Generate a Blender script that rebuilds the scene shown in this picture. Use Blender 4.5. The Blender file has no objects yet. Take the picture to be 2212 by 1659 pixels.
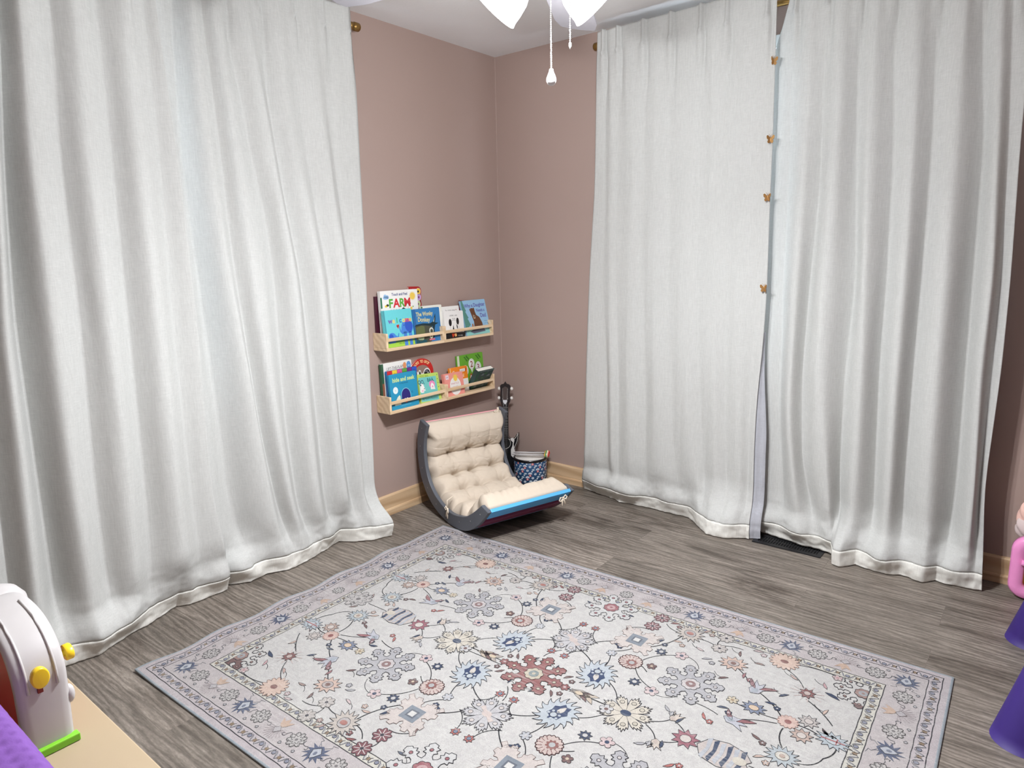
import bpy, bmesh, math, random
from mathutils import Vector, Matrix, noise
from mathutils.geometry import tessellate_polygon
R_ = random.Random(7)
PI = math.pi
S = bpy.context.scene
COL = S.collection

# ------------------------------------------------------------------ helpers
def lin(c):
    c = c / 255.0
    return c / 12.92 if c <= 0.04045 else ((c + 0.055) / 1.055) ** 2.4
def rgb(r, g, b): return (lin(r), lin(g), lin(b), 1.0)

def tag(o, label=None, cat=None, group=None, kind=None):
    if label: o['label'] = label
    if cat: o['category'] = cat
    if group: o['group'] = group
    if kind: o['kind'] = kind
    return o

def empty(name, loc=(0, 0, 0), rot=(0, 0, 0), label=None, cat=None, group=None):
    o = bpy.data.objects.new(name, None)
    o.empty_display_size = 0.05
    COL.objects.link(o); o.location = loc; o.rotation_euler = rot
    return tag(o, label, cat, group)

class MB:
    """collects shapes into one mesh, with a colour per face"""
    def __init__(s): s.v = []; s.f = []; s.c = []; s.sm = []
    def add(s, vs, fs, col=(1, 1, 1, 1), smooth=False, T=None):
        n = len(s.v)
        for p in vs:
            p = Vector(p)
            s.v.append(T @ p if T is not None else p)
        for f in fs:
            s.f.append([i + n for i in f]); s.c.append(col); s.sm.append(smooth)
    def box(s, lo, hi, col=(1, 1, 1, 1), T=None, bev=0.0):
        x0, y0, z0 = lo; x1, y1, z1 = hi
        if bev <= 0:
            vs = [(x0,y0,z0),(x1,y0,z0),(x1,y1,z0),(x0,y1,z0),(x0,y0,z1),(x1,y0,z1),(x1,y1,z1),(x0,y1,z1)]
            fs = [(0,3,2,1),(4,5,6,7),(0,1,5,4),(1,2,6,5),(2,3,7,6),(3,0,4,7)]
            s.add(vs, fs, col, False, T); return
        bm = bmesh.new()
        bmesh.ops.create_cube(bm, size=1)
        for v in bm.verts:
            v.co = Vector(((x0+x1)/2 + v.co.x*(x1-x0), (y0+y1)/2 + v.co.y*(y1-y0), (z0+z1)/2 + v.co.z*(z1-z0)))
        bmesh.ops.bevel(bm, geom=list(bm.edges), offset=bev, segments=2, profile=0.5, affect='EDGES')
        s.bm(bm, col, False, T)
    def bm(s, bm, col=(1, 1, 1, 1), smooth=False, T=None):
        bm.verts.ensure_lookup_table()
        for i, v in enumerate(bm.verts): v.index = i
        s.add([v.co.copy() for v in bm.verts], [[v.index for v in f.verts] for f in bm.faces], col, smooth, T)
        bm.free()
    def lathe(s, prof, n=24, col=(1, 1, 1, 1), T=None, smooth=True, cap=True):
        vs = []; fs = []
        for (r, z) in prof:
            for k in range(n):
                a = 2*PI*k/n; vs.append((r*math.cos(a), r*math.sin(a), z))
        for i in range(len(prof)-1):
            for k in range(n):
                k2 = (k+1) % n
                fs.append((i*n+k, i*n+k2, (i+1)*n+k2, (i+1)*n+k))
        if cap:
            if prof[0][0] > 1e-5: fs.append(tuple(range(n-1, -1, -1)))
            if prof[-1][0] > 1e-5: fs.append(tuple((len(prof)-1)*n+k for k in range(n)))
        s.add(vs, fs, col, smooth, T)
    def tube(s, pts, r, n=10, col=(1, 1, 1, 1), T=None, smooth=True):
        pts = [Vector(p) for p in pts]; vs = []; fs = []
        rr = r if isinstance(r, (list, tuple)) else [r]*len(pts)
        up = Vector((0, 0, 1))
        for i, p in enumerate(pts):
            d = (pts[min(i+1, len(pts)-1)] - pts[max(i-1, 0)]).normalized()
            if abs(d.dot(up)) > 0.95: up = Vector((1, 0, 0)) if abs(d.x) < 0.9 else Vector((0, 1, 0))
            a = d.cross(up).normalized(); b = d.cross(a).normalized(); up = -b if abs(b.dot(up)) < 0.99 and False else up
            for k in range(n):
                t = 2*PI*k/n; vs.append(p + a*math.cos(t)*rr[i] + b*math.sin(t)*rr[i])
        for i in range(len(pts)-1):
            for k in range(n):
                k2 = (k+1) % n
                fs.append((i*n+k, i*n+k2, (i+1)*n+k2, (i+1)*n+k))
        fs.append(tuple(range(n-1, -1, -1))); fs.append(tuple((len(pts)-1)*n+k for k in range(n)))
        s.add(vs, fs, col, smooth, T)
    def prism(s, poly, z0, z1, col=(1, 1, 1, 1), T=None, smooth=False):
        n = len(poly)
        vs = [(x, y, z0) for x, y in poly] + [(x, y, z1) for x, y in poly]
        fs = [tuple(range(n-1, -1, -1)), tuple(range(n, 2*n))]
        for i in range(n):
            j = (i+1) % n; fs.append((i, j, n+j, n+i))
        s.add(vs, fs, col, smooth, T)
    def ball(s, c, r, col=(1, 1, 1, 1), T=None, n=14, sq=(1, 1, 1)):
        prof = []
        vs = []; fs = []
        m = n//2
        for i in range(m+1):
            th = PI*i/m
            for k in range(n):
                a = 2*PI*k/n
                vs.append((c[0]+sq[0]*r*math.sin(th)*math.cos(a), c[1]+sq[1]*r*math.sin(th)*math.sin(a), c[2]-sq[2]*r*math.cos(th)))
        for i in range(m):
            for k in range(n):
                k2 = (k+1) % n; fs.append((i*n+k, i*n+k2, (i+1)*n+k2, (i+1)*n+k))
        s.add(vs, fs, col, True, T)
    def grid(s, P, col=(1, 1, 1, 1), smooth=True, closeu=False, closev=False):
        nu = len(P); nv = len(P[0]); vs = [p for row in P for p in row]; fs = []
        for i in range(nu if closeu else nu-1):
            for j in range(nv if closev else nv-1):
                i2 = (i+1) % nu; j2 = (j+1) % nv
                fs.append((i*nv+j, i2*nv+j, i2*nv+j2, i*nv+j2))
        s.add(vs, fs, col, smooth)
    def build(s, name, mat, parent=None, solid=0.0, subsurf=0, **kw):
        me = bpy.data.meshes.new(name)
        me.from_pydata([tuple(v) for v in s.v], [], s.f)
        ca = me.color_attributes.new('Col', 'FLOAT_COLOR', 'CORNER')
        buf = []
        for f, c in zip(s.f, s.c): buf.extend(list(c)*len(f))
        if len(buf) == len(ca.data)*4: ca.data.foreach_set('color', buf)
        me.polygons.foreach_set('use_smooth', s.sm)
        me.update()
        o = bpy.data.objects.new(name, me); COL.objects.link(o)
        me.materials.append(mat)
        if parent is not None: o.parent = parent
        if subsurf:
            m = o.modifiers.new('sub', 'SUBSURF'); m.levels = subsurf; m.render_levels = subsurf
        if solid:
            m = o.modifiers.new('solid', 'SOLIDIFY'); m.thickness = solid; m.offset = 0
        return tag(o, **kw)

# ------------------------------------------------------------------ materials
def newmat(name):
    m = bpy.data.materials.new(name); m.use_nodes = True
    nt = m.node_tree; nt.nodes.clear()
    out = nt.nodes.new('ShaderNodeOutputMaterial')
    return m, nt, out
def N(nt, typ, **kw):
    n = nt.nodes.new(typ)
    for k, v in kw.items():
        if k in n.inputs: n.inputs[k].default_value = v
        else: setattr(n, k, v)
    return n
def coords(nt, sc=(1, 1, 1), kind='Object'):
    tc = N(nt, 'ShaderNodeTexCoord'); mp = N(nt, 'ShaderNodeMapping')
    nt.links.new(tc.outputs[kind], mp.inputs['Vector'])
    mp.inputs['Scale'].default_value = sc
    return mp.outputs['Vector']
def mixc(nt, fac, a, b, blend='MIX'):
    m = N(nt, 'ShaderNodeMix', data_type='RGBA', blend_type=blend)
    if isinstance(fac, float): m.inputs[0].default_value = fac
    else: nt.links.new(fac, m.inputs[0])
    for i, x in ((6, a), (7, b)):
        if isinstance(x, tuple): m.inputs[i].default_value = x
        else: nt.links.new(x, m.inputs[i])
    return m.outputs[2]
def ramp(nt, fac, stops):
    r = N(nt, 'ShaderNodeValToRGB'); nt.links.new(fac, r.inputs[0])
    e = r.color_ramp.elements
    while len(e) < len(stops): e.new(0.5)
    for el, (p, c) in zip(e, stops): el.position = p; el.color = c
    return r.outputs[0]
def bump(nt, h, strength=0.2, dist=0.002, prev=None):
    b = N(nt, 'ShaderNodeBump'); b.inputs['Strength'].default_value = strength; b.inputs['Distance'].default_value = dist
    nt.links.new(h, b.inputs['Height'])
    if prev is not None: nt.links.new(prev, b.inputs['Normal'])
    return b.outputs[0]
def noisetex(nt, vec, scale, detail=3.0, rough=0.5, dist=0.0):
    n = N(nt, 'ShaderNodeTexNoise'); nt.links.new(vec, n.inputs['Vector'])
    n.inputs['Scale'].default_value = scale; n.inputs['Detail'].default_value = detail
    n.inputs['Roughness'].default_value = rough; n.inputs['Distortion'].default_value = dist
    return n.outputs['Fac']
def plain(name, c, rough=0.5, var=0.06, scale=40.0, metal=0.0, bmp=0.0, bscale=200.0, spec=0.5, sub=0.0, coat=0.0, col_attr=False):
    m, nt, out = newmat(name)
    p = N(nt, 'ShaderNodeBsdfPrincipled')
    v = coords(nt)
    f = noisetex(nt, v, scale)
    if col_attr:
        a = N(nt, 'ShaderNodeAttribute'); a.attribute_name = 'Col'
        dark = mixc(nt, 1.0, a.outputs['Color'], (1-var*2, 1-var*2, 1-var*2, 1), 'MULTIPLY')
        cc = mixc(nt, f, dark, a.outputs['Color'])
    else:
        lo = tuple(x*(1-var) for x in c[:3]) + (1,); hi = tuple(min(1, x*(1+var)) for x in c[:3]) + (1,)
        cc = mixc(nt, f, lo, hi)
    nt.links.new(cc, p.inputs['Base Color'])
    p.inputs['Roughness'].default_value = rough; p.inputs['Metallic'].default_value = metal
    p.inputs['Specular IOR Level'].default_value = spec
    if coat: p.inputs['Coat Weight'].default_value = coat
    if sub:
        p.inputs['Subsurface Weight'].default_value = sub; p.inputs['Subsurface Scale'].default_value = 0.01
    if bmp:
        nt.links.new(bump(nt, noisetex(nt, v, bscale), bmp), p.inputs['Normal'])
    nt.links.new(p.outputs[0], out.inputs[0])
    return m
def wood(name, a, b, axis=1, scale=1.0, rough=0.45, knots=True):
    m, nt, out = newmat(name)
    sc = [14, 14, 14]; sc[axis] = 1.2
    v = coords(nt, tuple(x*scale for x in sc))
    n1 = noisetex(nt, v, 2.0, 6.0, 0.6, 0.6)
    w = N(nt, 'ShaderNodeTexWave'); nt.links.new(v, w.inputs['Vector'])
    w.wave_type = 'BANDS'; w.bands_direction = 'DIAGONAL'
    w.inputs['Scale'].default_value = 0.8; w.inputs['Distortion'].default_value = 5.0; w.inputs['Detail'].default_value = 2.0
    f = mixc(nt, 0.45, n1, w.outputs['Fac'])
    c = ramp(nt, f, [(0.25, a), (0.75, b)])
    p = N(nt, 'ShaderNodeBsdfPrincipled'); nt.links.new(c, p.inputs['Base Color'])
    p.inputs['Roughness'].default_value = rough
    nt.links.new(bump(nt, f, 0.08), p.inputs['Normal'])
    nt.links.new(p.outputs[0], out.inputs[0])
    return m
def emis(name, c, st):
    m, nt, out = newmat(name)
    e = N(nt, 'ShaderNodeEmission'); e.inputs[0].default_value = c; e.inputs[1].default_value = st
    nt.links.new(e.outputs[0], out.inputs[0]); return m

def wall_mat():
    m, nt, out = newmat('mauve wall paint')
    v = coords(nt)
    f = noisetex(nt, v, 1.3, 3.0)
    c = mixc(nt, f, rgb(167, 145, 136), rgb(173, 151, 142))
    p = N(nt, 'ShaderNodeBsdfPrincipled'); nt.links.new(c, p.inputs['Base Color'])
    p.inputs['Roughness'].default_value = 0.6; p.inputs['Specular IOR Level'].default_value = 0.35
    nt.links.new(bump(nt, noisetex(nt, v, 160.0, 4.0), 0.12, 0.001), p.inputs['Normal'])
    nt.links.new(p.outputs[0], out.inputs[0]); return m
def floor_mat():
    m, nt, out = newmat('grey brown plank floor')
    v = coords(nt)
    br = N(nt, 'ShaderNodeTexBrick'); nt.links.new(v, br.inputs['Vector'])
    br.offset = 0.37; br.offset_frequency = 2
    br.inputs['Color1'].default_value = (0, 0, 0, 1); br.inputs['Color2'].default_value = (1, 1, 1, 1)
    br.inputs['Mortar'].default_value = (0.5, 0.5, 0.5, 1)
    br.inputs['Scale'].default_value = 1.0; br.inputs['Mortar Size'].default_value = 0.0009
    br.inputs['Mortar Smooth'].default_value = 0.3
    br.inputs['Brick Width'].default_value = 1.22; br.inputs['Row Height'].default_value = 0.178
    off = N(nt, 'ShaderNodeVectorMath', operation='MULTIPLY_ADD')
    nt.links.new(br.outputs['Color'], off.inputs[0]); off.inputs[1].default_value = (7.3, 3.1, 9.7)
    nt.links.new(v, off.inputs[2])
    def st(sc):
        mp = N(nt, 'ShaderNodeMapping'); nt.links.new(off.outputs[0], mp.inputs['Vector'])
        mp.inputs['Scale'].default_value = sc; return mp.outputs[0]
    g1 = noisetex(nt, st((2.4, 30, 1)), 1.6, 10.0, 0.72, 0.5)
    g5 = noisetex(nt, st((70, 210, 1)), 1.0, 4.0, 0.7)
    g2 = noisetex(nt, st((1.3, 5, 1)), 1.5, 4.0, 0.55, 1.2)
    g3 = noisetex(nt, st((9, 150, 1)), 1.2, 3.0, 0.6, 0.1)
    w = N(nt, 'ShaderNodeTexWave'); nt.links.new(st((0.42, 3.0, 1)), w.inputs['Vector'])
    w.bands_direction = 'Y'; w.inputs['Scale'].default_value = 5.0; w.inputs['Distortion'].default_value = 15.0
    w.inputs['Detail'].default_value = 4.0; w.inputs['Detail Scale'].default_value = 1.1; w.inputs['Detail Roughness'].default_value = 0.6
    f = mixc(nt, 0.28, g1, w.outputs['Fac']); f = mixc(nt, 0.22, f, g3); f = mixc(nt, 0.30, f, g5)
    c = ramp(nt, f, [(0.22, rgb(70, 64, 58)), (0.42, rgb(104, 97, 90)), (0.56, rgb(128, 120, 112)), (0.76, rgb(166, 158, 149))])
    dk = ramp(nt, g2, [(0.30, (0.46, 0.43, 0.41, 1)), (0.43, (0.80, 0.79, 0.78, 1)), (0.60, (1.08, 1.08, 1.08, 1))])
    c = mixc(nt, 0.95, c, dk, 'MULTIPLY')
    tone = ramp(nt, br.outputs['Color'], [(0.0, (0.86, 0.85, 0.83, 1)), (1.0, (1.08, 1.06, 1.04, 1))])
    c = mixc(nt, 1.0, c, tone, 'MULTIPLY')
    c = mixc(nt, br.outputs['Fac'], c, rgb(104, 95, 88))
    p = N(nt, 'ShaderNodeBsdfPrincipled'); nt.links.new(c, p.inputs['Base Color'])
    p.inputs['Roughness'].default_value = 0.5; p.inputs['Specular IOR Level'].default_value = 0.35
    nt.links.new(bump(nt, f, 0.12, 0.001), p.inputs['Normal'])
    nt.links.new(p.outputs[0], out.inputs[0]); return m
def linen(name, c, trans=0.10, hemlike=False):
    m, nt, out = newmat(name)
    tc = N(nt, 'ShaderNodeTexCoord')
    def st(sc):
        mp = N(nt, 'ShaderNodeMapping'); nt.links.new(tc.outputs['Object'], mp.inputs['Vector'])
        mp.inputs['Scale'].default_value = sc; return mp.outputs[0]
    a = noisetex(nt, st((180, 180, 14)), 1.6, 4.0, 0.7)      # vertical slubs
    b = noisetex(nt, st((22, 22, 330)), 1.6, 4.0, 0.7)       # horizontal slubs
    d = noisetex(nt, st((3, 3, 1.5)), 1.0, 2.0)
    e = noisetex(nt, st((900, 900, 900)), 1.0, 1.0)
    f = mixc(nt, 0.5, a, b); f = mixc(nt, 0.2, f, e)
    lo = tuple(x*0.80 for x in c[:3]) + (1,); hi = tuple(min(0.97, x*1.13) for x in c[:3]) + (1,)
    cc = ramp(nt, f, [(0.3, lo), (0.7, hi)])
    cc = mixc(nt, d, cc, mixc(nt, 1.0, cc, (0.95, 0.955, 0.95, 1), 'MULTIPLY'))
    df = N(nt, 'ShaderNodeBsdfDiffuse'); nt.links.new(cc, df.inputs['Color'])
    tr = N(nt, 'ShaderNodeBsdfTranslucent'); nt.links.new(cc, tr.inputs['Color'])
    nm = bump(nt, f, 0.35, 0.0008)
    nt.links.new(nm, df.inputs['Normal'])
    mx = N(nt, 'ShaderNodeMixShader'); mx.inputs[0].default_value = trans
    nt.links.new(df.outputs[0], mx.inputs[1]); nt.links.new(tr.outputs[0], mx.inputs[2])
    nt.links.new(mx.outputs[0], out.inputs[0]); return m
def rug_mat():
    m, nt, out = newmat('printed rug pile')
    a = N(nt, 'ShaderNodeAttribute'); a.attribute_name = 'Col'
    v = coords(nt)
    n1 = noisetex(nt, v, 5.0, 5.0, 0.6)
    st = N(nt, 'ShaderNodeMapping'); nt.links.new(v, st.inputs['Vector']); st.inputs['Scale'].default_value = (10, 120, 1)
    st.inputs['Rotation'].default_value = (0, 0, 0.0)
    n2 = noisetex(nt, st.outputs[0], 1.0, 5.0, 0.7)
    n3 = noisetex(nt, v, 420.0, 2.0)
    n4 = noisetex(nt, v, 55.0, 4.0, 0.7)
    wear = ramp(nt, n1, [(0.42, (0, 0, 0, 1)), (0.66, (0.40, 0.40, 0.40, 1))])
    str_ = ramp(nt, n2, [(0.45, (0, 0, 0, 1)), (0.7, (1, 1, 1, 1))])
    ws = mixc(nt, 1.0, wear, str_, 'MULTIPLY')
    c = mixc(nt, ws, a.outputs['Color'], rgb(190, 190, 185))
    g = ramp(nt, n3, [(0.3, (0.84, 0.84, 0.84, 1)), (0.7, (1.08, 1.08, 1.08, 1))])
    c = mixc(nt, 1.0, c, g, 'MULTIPLY')
    g4 = ramp(nt, n4, [(0.3, (0.88, 0.88, 0.89, 1)), (0.65, (1.03, 1.03, 1.03, 1))])
    c = mixc(nt, 1.0, c, g4, 'MULTIPLY')
    p = N(nt, 'ShaderNodeBsdfPrincipled'); nt.links.new(c, p.inputs['Base Color'])
    p.inputs['Roughness'].default_value = 0.95; p.inputs['Specular IOR Level'].default_value = 0.1
    p.inputs['Sheen Weight'].default_value = 0.15
    nt.links.new(bump(nt, n3, 0.3, 0.001), p.inputs['Normal'])
    nt.links.new(p.outputs[0], out.inputs[0]); return m

M_wall = wall_mat(); M_floor = floor_mat(); M_rug = rug_mat()
M_ceil = plain('ceiling paint', rgb(232, 230, 229), 0.9, 0.03, 6.0, bmp=0.25, bscale=90.0, spec=0.1)
M_base = wood('oak baseboard', rgb(186, 152, 116), rgb(212, 182, 146), axis=0, rough=0.4)
M_basey = wood('oak baseboard side', rgb(186, 152, 116), rgb(212, 182, 146), axis=1, rough=0.4)
M_linen = linen('off white linen curtain', rgb(206, 206, 203))
M_hem = linen('double linen hem', rgb(236, 234, 227), 0.03)
M_lining = linen('grey curtain lining', rgb(200, 201, 208), 0.2)
M_shelf = wood('pale birch shelf', rgb(214, 184, 146), rgb(234, 208, 174), axis=1, scale=1.4, rough=0.5)
M_art = plain('printed card', rgb(255, 255, 255), 0.35, 0.03, 60.0, col_attr=True)
M_paper = plain('book pages', rgb(236, 232, 222), 0.8, 0.05, 300.0)
M_rail = plain('grey painted rocker rail', rgb(88, 92, 100), 0.45, 0.05, 20.0, bmp=0.05)
M_steel = plain('steel screw', rgb(190, 190, 190), 0.3, 0.03, metal=1.0)
M_cush = plain('beige cotton cushion', rgb(206, 192, 175), 0.9, 0.04, 60.0, bmp=0.25, bscale=380.0, spec=0.15)
M_cord = plain('cream cotton cord', rgb(226, 212, 192), 0.9, 0.06, 300.0)
M_black = plain('gloss black lacquer', rgb(22, 22, 25), 0.25, 0.1, coat=0.5)
M_brass = plain('antique brass', rgb(150, 118, 68), 0.35, 0.1, metal=0.9)
M_gold = plain('gold butterfly metal', rgb(190, 146, 92), 0.35, 0.15, 300.0, metal=0.7)
M_vent = plain('matte black register', rgb(26, 26, 29), 0.5, 0.1)
M_white = plain('white plastic', rgb(188, 184, 183), 0.4, 0.02)
M_fan = plain('white fan enamel', rgb(225, 225, 228), 0.35, 0.02)
M_blade = plain('pale grey fan blade', rgb(150, 147, 152), 0.5, 0.03)
M_chain = plain('white bead chain', rgb(240, 240, 240), 0.3, 0.02, metal=0.0)
M_shade = emis('lit frosted glass', (1.0, 0.985, 0.97, 1), 9.0)
M_yellow = plain('yellow plastic', rgb(238, 200, 40), 0.35, 0.03)
M_green = plain('green plastic', rgb(120, 190, 45), 0.4, 0.03)
M_red = plain('red plastic', rgb(190, 12, 24), 0.4, 0.04)
M_tabletop = plain('cream laminate tabletop', rgb(168, 150, 122), 0.5, 0.02, 5.0)
M_purple = plain('purple scale fabric', rgb(116, 74, 152), 0.85, 0.08, 30.0, bmp=0.2, bscale=260.0)
M_dpurple = plain('deep purple plastic', rgb(50, 28, 108), 0.6, 0.05)
M_pink = plain('pink plastic', rgb(240, 150, 205), 0.35, 0.03)
M_yelpanel = plain('mustard toy panel', rgb(226, 180, 80), 0.6, 0.06)
M_fluff = plain('peach pink tulle', rgb(240, 196, 182), 0.9, 0.05, 12.0, bmp=0.3, bscale=60.0)
M_tulle = plain('pale grey pink tulle', rgb(214, 196, 192), 0.9, 0.05, 12.0, bmp=0.3, bscale=60.0)
M_frame = plain('white window frame', rgb(225, 225, 222), 0.4, 0.02)
def glass_mat():
    m, nt, out = newmat('window glass')
    a = N(nt, 'ShaderNodeBsdfTransparent'); g = N(nt, 'ShaderNodeBsdfGlossy'); g.inputs['Roughness'].default_value = 0.02
    f = noisetex(nt, coords(nt), 2.0); r = ramp(nt, f, [(0, (0.05, 0.05, 0.05, 1)), (1, (0.08, 0.08, 0.08, 1))])
    mx = N(nt, 'ShaderNodeMixShader'); nt.links.new(r, mx.inputs[0])
    nt.links.new(a.outputs[0], mx.inputs[1]); nt.links.new(g.outputs[0], mx.inputs[2]); nt.links.new(mx.outputs[0], out.inputs[0])
    return m
M_glass = glass_mat()

# ------------------------------------------------------------------ camera and light
CAM = Vector((2.66063, -3.21605, 1.33575))
cd = bpy.data.cameras.new('camera'); cam = bpy.data.objects.new('camera', cd); COL.objects.link(cam)
Rm = Matrix(((0.781937, -0.101221, 0.615085), (0.623048, 0.158003, -0.766059), (-0.019644, 0.982237, 0.186614)))
cam.matrix_world = Matrix.Translation(CAM) @ Rm.to_4x4()
cd.sensor_fit = 'HORIZONTAL'; cd.sensor_width = 36.0; cd.lens = 36.0*1475.19/2212.0
cd.clip_start = 0.05
S.camera = cam
S.view_settings.view_transform = 'Standard'; S.view_settings.look = 'None'
S.view_settings.gamma = 1.0; S.view_settings.use_curve_mapping = False; S.view_settings.exposure = 0.0
w = bpy.data.worlds.new('World'); S.world = w; w.use_nodes = True
bg = w.node_tree.nodes['Background']; bg.inputs[0].default_value = (0.72, 0.86, 1.0, 1); bg.inputs[1].default_value = 6.5
S.cycles.max_bounces = 5; S.cycles.diffuse_bounces = 3; S.cycles.glossy_bounces = 2; S.cycles.transmission_bounces = 3; S.cycles.transparent_max_bounces = 6
S.cycles.use_adaptive_sampling = True; S.cycles.adaptive_threshold = 0.12; S.cycles.adaptive_min_samples = 16
S.cycles.use_denoising = True; S.cycles.sample_clamp_indirect = 6.0

# ------------------------------------------------------------------ room
RX, RY, H = 3.80, -4.10, 2.44
def wall_holes(mb, ax, c0, c1, s0, s1, hole):
    """wall slab between c0 and c1 on axis ax, running s0..s1, z 0..H, with a window hole"""
    def bx(a, b, za, zb):
        lo = [0, 0, za]; hi = [0, 0, zb]
        lo[ax] = c0; hi[ax] = c1; lo[1-ax] = a; hi[1-ax] = b
        mb.box(lo, hi)
    if hole is None: bx(s0, s1, 0, H); return
    a, b, za, zb = hole
    bx(s0, a, 0, H); bx(b, s1, 0, H); bx(a, b, 0, za); bx(a, b, zb, H)
W1 = (-2.62, -1.38, 0.78, 2.19); W2 = (0.98, 2.30, 0.78, 2.19)
mb = MB(); wall_holes(mb, 0, -0.12, 0.0, RY-0.12, 0.12, W1); mb.build('wall_left', M_wall, kind='structure', label='mauve painted wall with the book shelves')
mb = MB(); wall_holes(mb, 1, 0.0, 0.12, 0.0, RX, W2); mb.build('wall_right', M_wall, kind='structure', label='mauve painted wall behind the right curtains')
mb = MB(); mb.box((0, RY-0.12, 0), (RX, RY, H)); mb.build('wall_back', M_wall, kind='structure', label='mauve wall behind the viewer')
mb = MB(); mb.box((RX, RY-0.12, 0), (RX+0.12, 0.12, H)); mb.build('wall_side', M_wall, kind='structure', label='mauve wall at the right-hand side')
mb = MB(); mb.box((-0.12, RY-0.12, -0.1), (RX+0.12, 0.12, 0)); mb.build('floor', M_floor, kind='structure', label='grey brown wood plank floor')
mb = MB(); mb.box((-0.12, RY-0.12, H), (RX+0.12, 0.12, H+0.1)); mb.build('ceiling', M_ceil, kind='structure', label='pale textured ceiling')
def baseprof(t):  # (out, z): board with a rounded top and a shoe strip
    return [(0, 0), (0.022, 0), (0.022, 0.028), (0.019, 0.034), (0.013, 0.036), (0.013, 0.100), (0.010, 0.106), (0.0, 0.108)]
def baseboard(name, a, b, ax, sgn, mat, label):
    mb = MB(); pr = baseprof(0); vs = []
    for e in (a, b):
        for (o, z) in pr:
            p = [0, 0, z]; p[ax] = e; p[1-ax] = sgn*o; vs.append(tuple(p))
    n = len(pr); fs = [tuple(range(n)), tuple(range(2*n-1, n-1, -1))] + [(i, (i+1) % n, n+(i+1) % n, n+i) for i in range(n)]
    mb.add(vs, fs); return mb.build(name, mat, kind='structure', label=label)
baseboard('baseboard_left', RY, 0.0, 1, 1, M_basey, 'light oak baseboard under the book shelves')
baseboard('baseboard_right', 0.022, RX, 0, -1, M_base, 'light oak baseboard beside the drum and behind the right curtains')
mb = MB(); mb.box((0, -0.003, 0.108), (0.003, 0, H)); mb.build('trim_1', plain('corner caulk', rgb(182, 161, 152), 0.6), kind='structure', label='thin paler caulk line down the room corner')
for k, (ax, c, wdw, inward) in enumerate(((0, 0.0, W1, 1), (1, 0.0, W2, -1))):
    a, b, za, zb = wdw
    def P(s, d, z): return (d, s, z) if ax == 0 else (s, -d, z)
    def bx(mb, s0, s1, d0, d1, z0, z1):
        p = P(s0, d0, z0); q = P(s1, d1, z1)
        mb.box([min(p[i], q[i]) for i in range(3)], [max(p[i], q[i]) for i in range(3)])
    root = empty('window_%d' % (k+1), P((a+b)/2, -0.06, za), label='%s window hidden behind the closed linen curtains' % ('left-hand' if k == 0 else 'right-hand'))
    root['kind'] = 'structure'
    mb = MB(); t = 0.045
    o = Vector(P((a+b)/2, -0.06, za))
    bx(mb, a, a+t, -0.09, -0.03, za, zb); bx(mb, b-t, b, -0.09, -0.03, za, zb)
    bx(mb, a+t, b-t, -0.09, -0.03, za, za+t); bx(mb, a+t, b-t, -0.09, -0.03, zb-t, zb)
    m_ = (za+zb)/2; bx(mb, a+t, b-t, -0.09, -0.03, m_-0.02, m_+0.02)
    for v in range(len(mb.v)): mb.v[v] = mb.v[v] - o
    mb.build('window_frame', M_frame, root)
    mb = MB(); bx(mb, a+t, b-t, -0.063, -0.058, za+t, zb-t)
    for v in range(len(mb.v)): mb.v[v] = mb.v[v] - o
    mb.build('window_pane', M_glass, root)
    mb = MB(); c_ = 0.06
    bx(mb, a-c_, b+c_, 0.0, 0.018, zb, zb+0.05); bx(mb, a-c_, a, 0.0, 0.018, za-0.02, zb); bx(mb, b, b+c_, 0.0, 0.018, za-0.02, zb)
    bx(mb, a-c_-0.01, b+c_+0.01, -0.03, 0.03, za-0.04, za-0.015)
    for v in range(len(mb.v)): mb.v[v] = mb.v[v] - o
    mb.build('window_casing', M_frame, root)
# ------------------------------------------------------------------ curtains
def itp(tab, x):
    """piecewise linear through (x, y) sorted by x, clamped"""
    if x <= tab[0][0]: return tab[0][1]
    for (x0, y0), (x1, y1) in zip(tab, tab[1:]):
        if x <= x1: return y0 + (y1-y0)*(x-x0)/(x1-x0) if x1 > x0 else y1
    return tab[-1][1]
def sstep(a, b, x):
    t = max(0.0, min(1.0, (x-a)/(b-a))); return t*t*(3-2*t)
def smooth_itp(tab, x):
    d = 0.09
    return (itp(tab, x-d) + 2*itp(tab, x) + itp(tab, x+d))/4

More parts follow.
